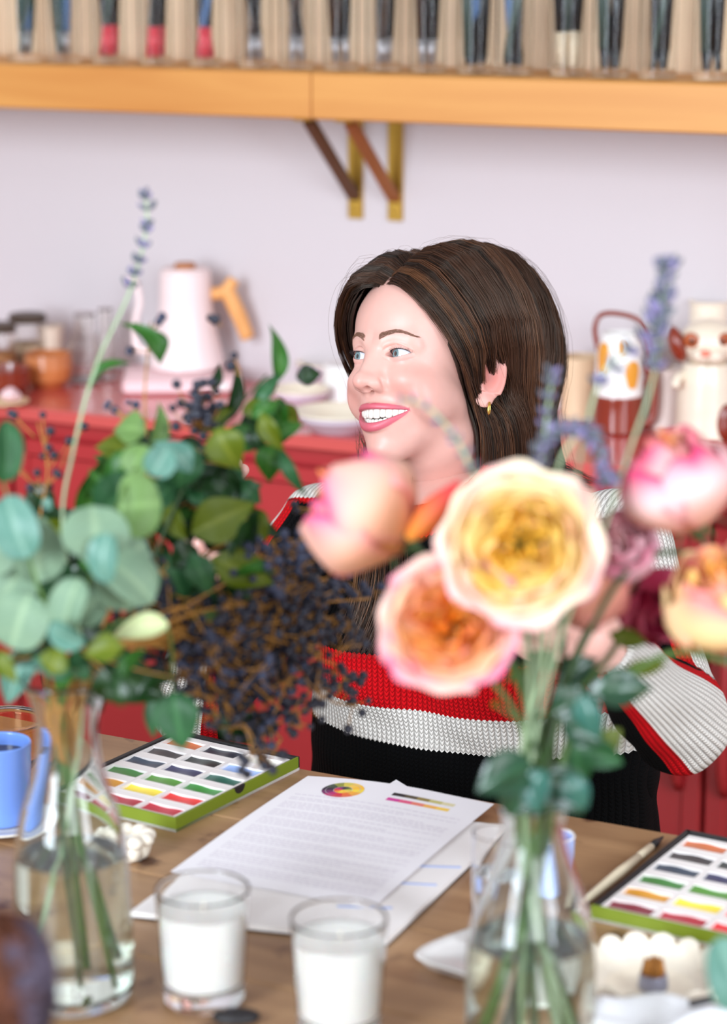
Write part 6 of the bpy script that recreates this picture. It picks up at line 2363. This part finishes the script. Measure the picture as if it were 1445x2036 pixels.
V3, F3 = surface(legs_sdf, lo3, hi3, .009, block=3)
m = MB(); m.add(V3 - PO, F3.tolist()); m.build('trousers', mat('dark_denim', (36, 44, 62), .85, .1, 200), person)
for a, b, c, e in THL:
    m = MB(); d_ = e - c; d_[2] = 0; d_ /= np.linalg.norm(d_)
    m.ball((0, 0, 0), (.045, .12, .035), 16, M=frame(np.array([c[0], c[1], .037]) + d_ * .06 - PO, d_, (0, 0, 1)))
    m.build('shoe', M_blackc, person)
st_z = PEL[2] - .125
st = thing('stool', 'wooden stool under the woman, behind the table', 'stool', (PEL[0], PEL[1] + .02, 0))
m = MB(); m.lathe([(0, st_z - .03), (.16, st_z - .03), (.17, st_z - .02), (.165, st_z), (0, st_z)], 32); m.build('seat', M_tleg, st, flat_angle=40)
for k in range(4):
    a = PI / 4 + k * PI / 2
    m = MB(); m.tube([(.13 * math.cos(a), .13 * math.sin(a), st_z - .025), (.18 * math.cos(a), .18 * math.sin(a), 0)], [.016, .013], 10); m.build('leg', M_tleg, st)

# ================================================================== HAIR
kh = NT('brown_hair')
ah = kh.n('ShaderNodeAttribute', attribute_name='shade')
kh.l(ah.outputs['Color'], kh.b.inputs['Base Color'])
kh.b.inputs['Roughness'].default_value = .32
kh.b.inputs['Specular IOR Level'].default_value = .55
kh.b.inputs['Specular Tint'].default_value = (1, .86, .72, 1)
M_hairs = kh.m
HC = np.array([0, -.112, .022])
HRAD = np.array([.104, .164, .140])
SKC = np.array([0, -.088, .026])
SKR = np.array([.078, .100, .090])
hr = np.random.default_rng(21)


def slerp(a, b, t):
    a = a / np.linalg.norm(a); b = b / np.linalg.norm(b)
    w = math.acos(np.clip(np.dot(a, b), -1, 1))
    t = np.asarray(t)[:, None]
    return (np.sin((1 - t) * w) * a + np.sin(t * w) * b) / math.sin(w)


def dirv(phi, el):
    return np.array([math.sin(phi) * math.cos(el), math.cos(phi) * math.cos(el), math.sin(el)])


gH = GH / np.linalg.norm(GH)


def strand(s, side, lay, jit):
    """one hair in the face frame. s: 0 front of the parting .. 1 nape side"""
    al = math.radians(37 + (152 - 37) * s ** .9)
    d0 = np.array([side * .03 + jit[0] * .02, math.cos(al), math.sin(al)])
    if side > 0:
        ph, el = math.radians(73 + 105 * s ** .8), math.radians(-20)
    else:
        ph, el = -math.radians(58 + (176 - 58) * s ** .85), math.radians(-10)
    d1 = dirv(ph + jit[1] * .05, el)
    n = 11
    t = np.linspace(0, 1, n)
    if side < 0: lay = lay * .955
    D = slerp(d0, d1, t)
    grow = np.clip(t / .32, 0, 1) ** .7
    if side > 0 and s < .20:
        grow = grow * (.55 + 2.25 * s)
    c = SKC + (HC - SKC) * grow[:, None]
    r = SKR + (HRAD - SKR) * grow[:, None]
    P = c + D * r * (lay * (1 + 0 * t))[:, None]
    if side > 0 and s < .3:
        P[:, 1] -= .017 * np.sin(PI * t) * (1 - s / .3)
    # fall
    tan = P[-1] - P[-2]; tan /= np.linalg.norm(tan)
    q = P[-1].copy()
    out = list(P)
    length = (.150 + .05 * s + jit[2] * .022) if side > 0 else (.155 + .04 * s + jit[2] * .02)
    m_ = 12
    for k in range(m_):
        w = min(1, (k + 1) / 5)
        dr = tan * (1 - w) + gH * w
        if side > 0:
            back = np.array([-.06, (-.18 - .75 * max(0, s - .30) * (k < 7)) if s > .2 else -.30 * (1 - k / m_), 0])
            dr = dr + back * (1 if k < 7 else .3)
        else:
            dr = dr + np.array([.16, -.10 - .25 * (k / m_), 0])
        if k > 8 and side > 0 and s > .55:
            dr = dr + np.array([.02, -.55, .25]) * (k - 8) / 4
        dr /= np.linalg.norm(dr)
        q = q + dr * length / m_
        out.append(q.copy())
    out = np.array(out)
    if side > 0:                       # the hair lies close round the ear and parts in front of and behind it
        df, dz = out[:, 1] + .112, out[:, 2] + .016
        out[:, 0] -= .024 * np.exp(-(df / .040) ** 2 - (dz / .040) ** 2)
        sg = np.where(df > -.002 + .25 * dz, 1.0, -1.0)
        if sg[12] != sg[10]: sg[:] = sg[11]
        out[:, 1] += np.where(sg > 0, .007, -.016) * np.exp(-(df / .016) ** 2 - (np.maximum(0, np.abs(dz) - .008) / .026) ** 2)
    return out


def hair_mesh(name, paths, rad, cols, parent=person, n=3, taper=.35, label=None):
    m = MB(); A = []
    vs, fs = [], []
    base = 0
    for P, r, c in zip(paths, rad, cols):
        K = len(P)
        T = np.gradient(P, axis=0); T /= np.linalg.norm(T, axis=1)[:, None] + 1e-12
        ref = np.array([.31, .52, .79])
        N1 = np.cross(T, ref); N1 /= np.linalg.norm(N1, axis=1)[:, None] + 1e-12
        N2 = np.cross(T, N1)
        rr_ = r * np.minimum(1, np.minimum(np.linspace(0, 1, K) * 8 + .35, (1 - np.linspace(0, 1, K)) * 5 + .15))
        for j in range(n):
            a = 2 * PI * j / n
            vs.append(P + rr_[:, None] * (math.cos(a) * N1 + math.sin(a) * N2))
        for i in range(K - 1):
            for j in range(n):
                k = (j + 1) % n
                fs.append((base + j * K + i, base + j * K + i + 1, base + k * K + i + 1, base + k * K + i))
        base += n * K
        A.append(np.tile(c, (n * K, 1)))
    m.v = [np.concatenate(vs)]; m.f = fs; m.mi = [0] * len(fs); m.n = base; m.att = [np.concatenate(A)]
    return m.build(name, M_hairs, parent, attname='shade')


HCOL = [lin((52, 32, 24)), lin((70, 42, 29)), lin((38, 24, 19)), lin((86, 52, 34)), lin((104, 66, 42)), lin((28, 19, 16))]
HP = [.30, .26, .18, .13, .05, .08]


def resamp(P, k):
    return spline(P, k)


paths, rads, cols = [], [], []
# locks: strands gather into locks for natural clumping
for side, nl in ((1, 250), (-1, 150)):
    for L in range(nl):
        s = (L + hr.random()) / nl
        lay = .90 + .12 * math.sqrt(hr.random())
        j0 = hr.normal(0, .8, 3)
        base_col = HCOL[hr.choice(6, p=HP)]
        for k in range(34):
            jit = j0 + hr.normal(0, .5, 3)
            P = strand(np.clip(s + hr.normal(0, .006), 0, 1), side, lay + hr.normal(0, .006), jit)
            # gather toward the lock as it falls
            wob = hr.normal(0, 1, 3) * .0018
            t = np.linspace(0, 1, len(P))[:, None]
            P = P + wob * t + .0012 * np.sin(t * 7 + L + .2 * k) * hr.normal(0, .5, 3)
            paths.append(H2W(resamp(P, 20)) - PO)
            rads.append(.00027 * hr.uniform(.7, 1.2))
            c = np.array(base_col) * hr.uniform(.8, 1.2)
            cols.append(c)
print('strands', len(paths))
hair_mesh('hair', paths, rads, cols)
# dense under-layer
paths, rads, cols = [], [], []
for side, nl in ((1, 420), (-1, 260)):
    for L in range(nl):
        s = (L + .5) / nl
        P = strand(s, side, .865 + .03 * (L % 3), hr.normal(0, .4, 3))[3 if s < .25 else 1:]
        paths.append(H2W(resamp(P, 16)) - PO); rads.append(.0026); cols.append(np.array(HCOL[5]))
hair_mesh('hair_underlayer', paths, rads, cols, n=5)
# locks falling over the chest on her right side, and over the shoulder
paths, rads, cols = [], [], []


def lock(pts, width, count, tip=.35):
    P0 = spline(np.array(pts), 26)
    for k in range(count):
        o = hr.normal(0, 1, 3) * width
        t = np.linspace(0, 1, 26)[:, None]
        ln_ = hr.uniform(.8, 1)
        Q = P0 + o * (1 - (1 - tip) * t ** 2) + hr.normal(0, 1, 3) * .004 * t ** 2
        Q = spline(Q[:max(6, int(26 * ln_))], 20)
        paths.append(Q - PO); rads.append(.00036 * hr.uniform(.7, 1.2)); cols.append(np.array(HCOL[hr.choice(6, p=HP)]) * hr.uniform(.8, 1.3))


A_ = H2W([(-.070, -.080, -.085)])[0]
for k in range(5):
    xo = k * 12
    lock([A_, aty(745 + xo, 950, 2.70), aty(735 + xo, 1030, 2.62), aty(735 + xo, 1150, 2.565), aty(712 + xo, 1240, 2.55), aty(672 + xo * 1.2, 1310, 2.545)], .008, 190)
lock([A_, aty(740, 930, 2.72), aty(690, 940, 2.72), aty(648, 968, 2.735)], .005, 120)
lock([H2W([(.06, -.15, -.09)])[0], aty(1080, 930, 2.74), aty(1130, 950, 2.73), aty(1185, 968, 2.72)], .006, 200)
hair_mesh('loose_locks', paths, rads, cols)
# flyaway hairs
paths, rads, cols = [], [], []
# soft short hairs along the hairline
for k in range(700):
    side = 1 if hr.random() < .72 else -1
    s = hr.uniform(0, .05)
    P = strand(s, side, hr.uniform(.955, 1.0), hr.normal(0, 1.0, 3))
    a = hr.integers(0, 6)
    Q = P[a:a + hr.integers(4, 8)].copy()
    Q[:, 1] += hr.uniform(.000, .0045) * np.linspace(1, .3, len(Q))
    paths.append(H2W(resamp(Q, 12)) - PO); rads.append(.00014); cols.append(np.array(HCOL[1]))
for k in range(90):
    side = 1 if hr.random() < .65 else -1
    P = strand(hr.random(), side, 1.03 + .05 * hr.random(), hr.normal(0, 2.0, 3))
    P = P + np.linspace(0, 1, len(P))[:, None] * hr.normal(0, .01, 3)
    paths.append(H2W(resamp(P, 24)) - PO); rads.append(.00011); cols.append(np.array(HCOL[3]))
hair_mesh('flyaway_hairs', paths, rads, cols)
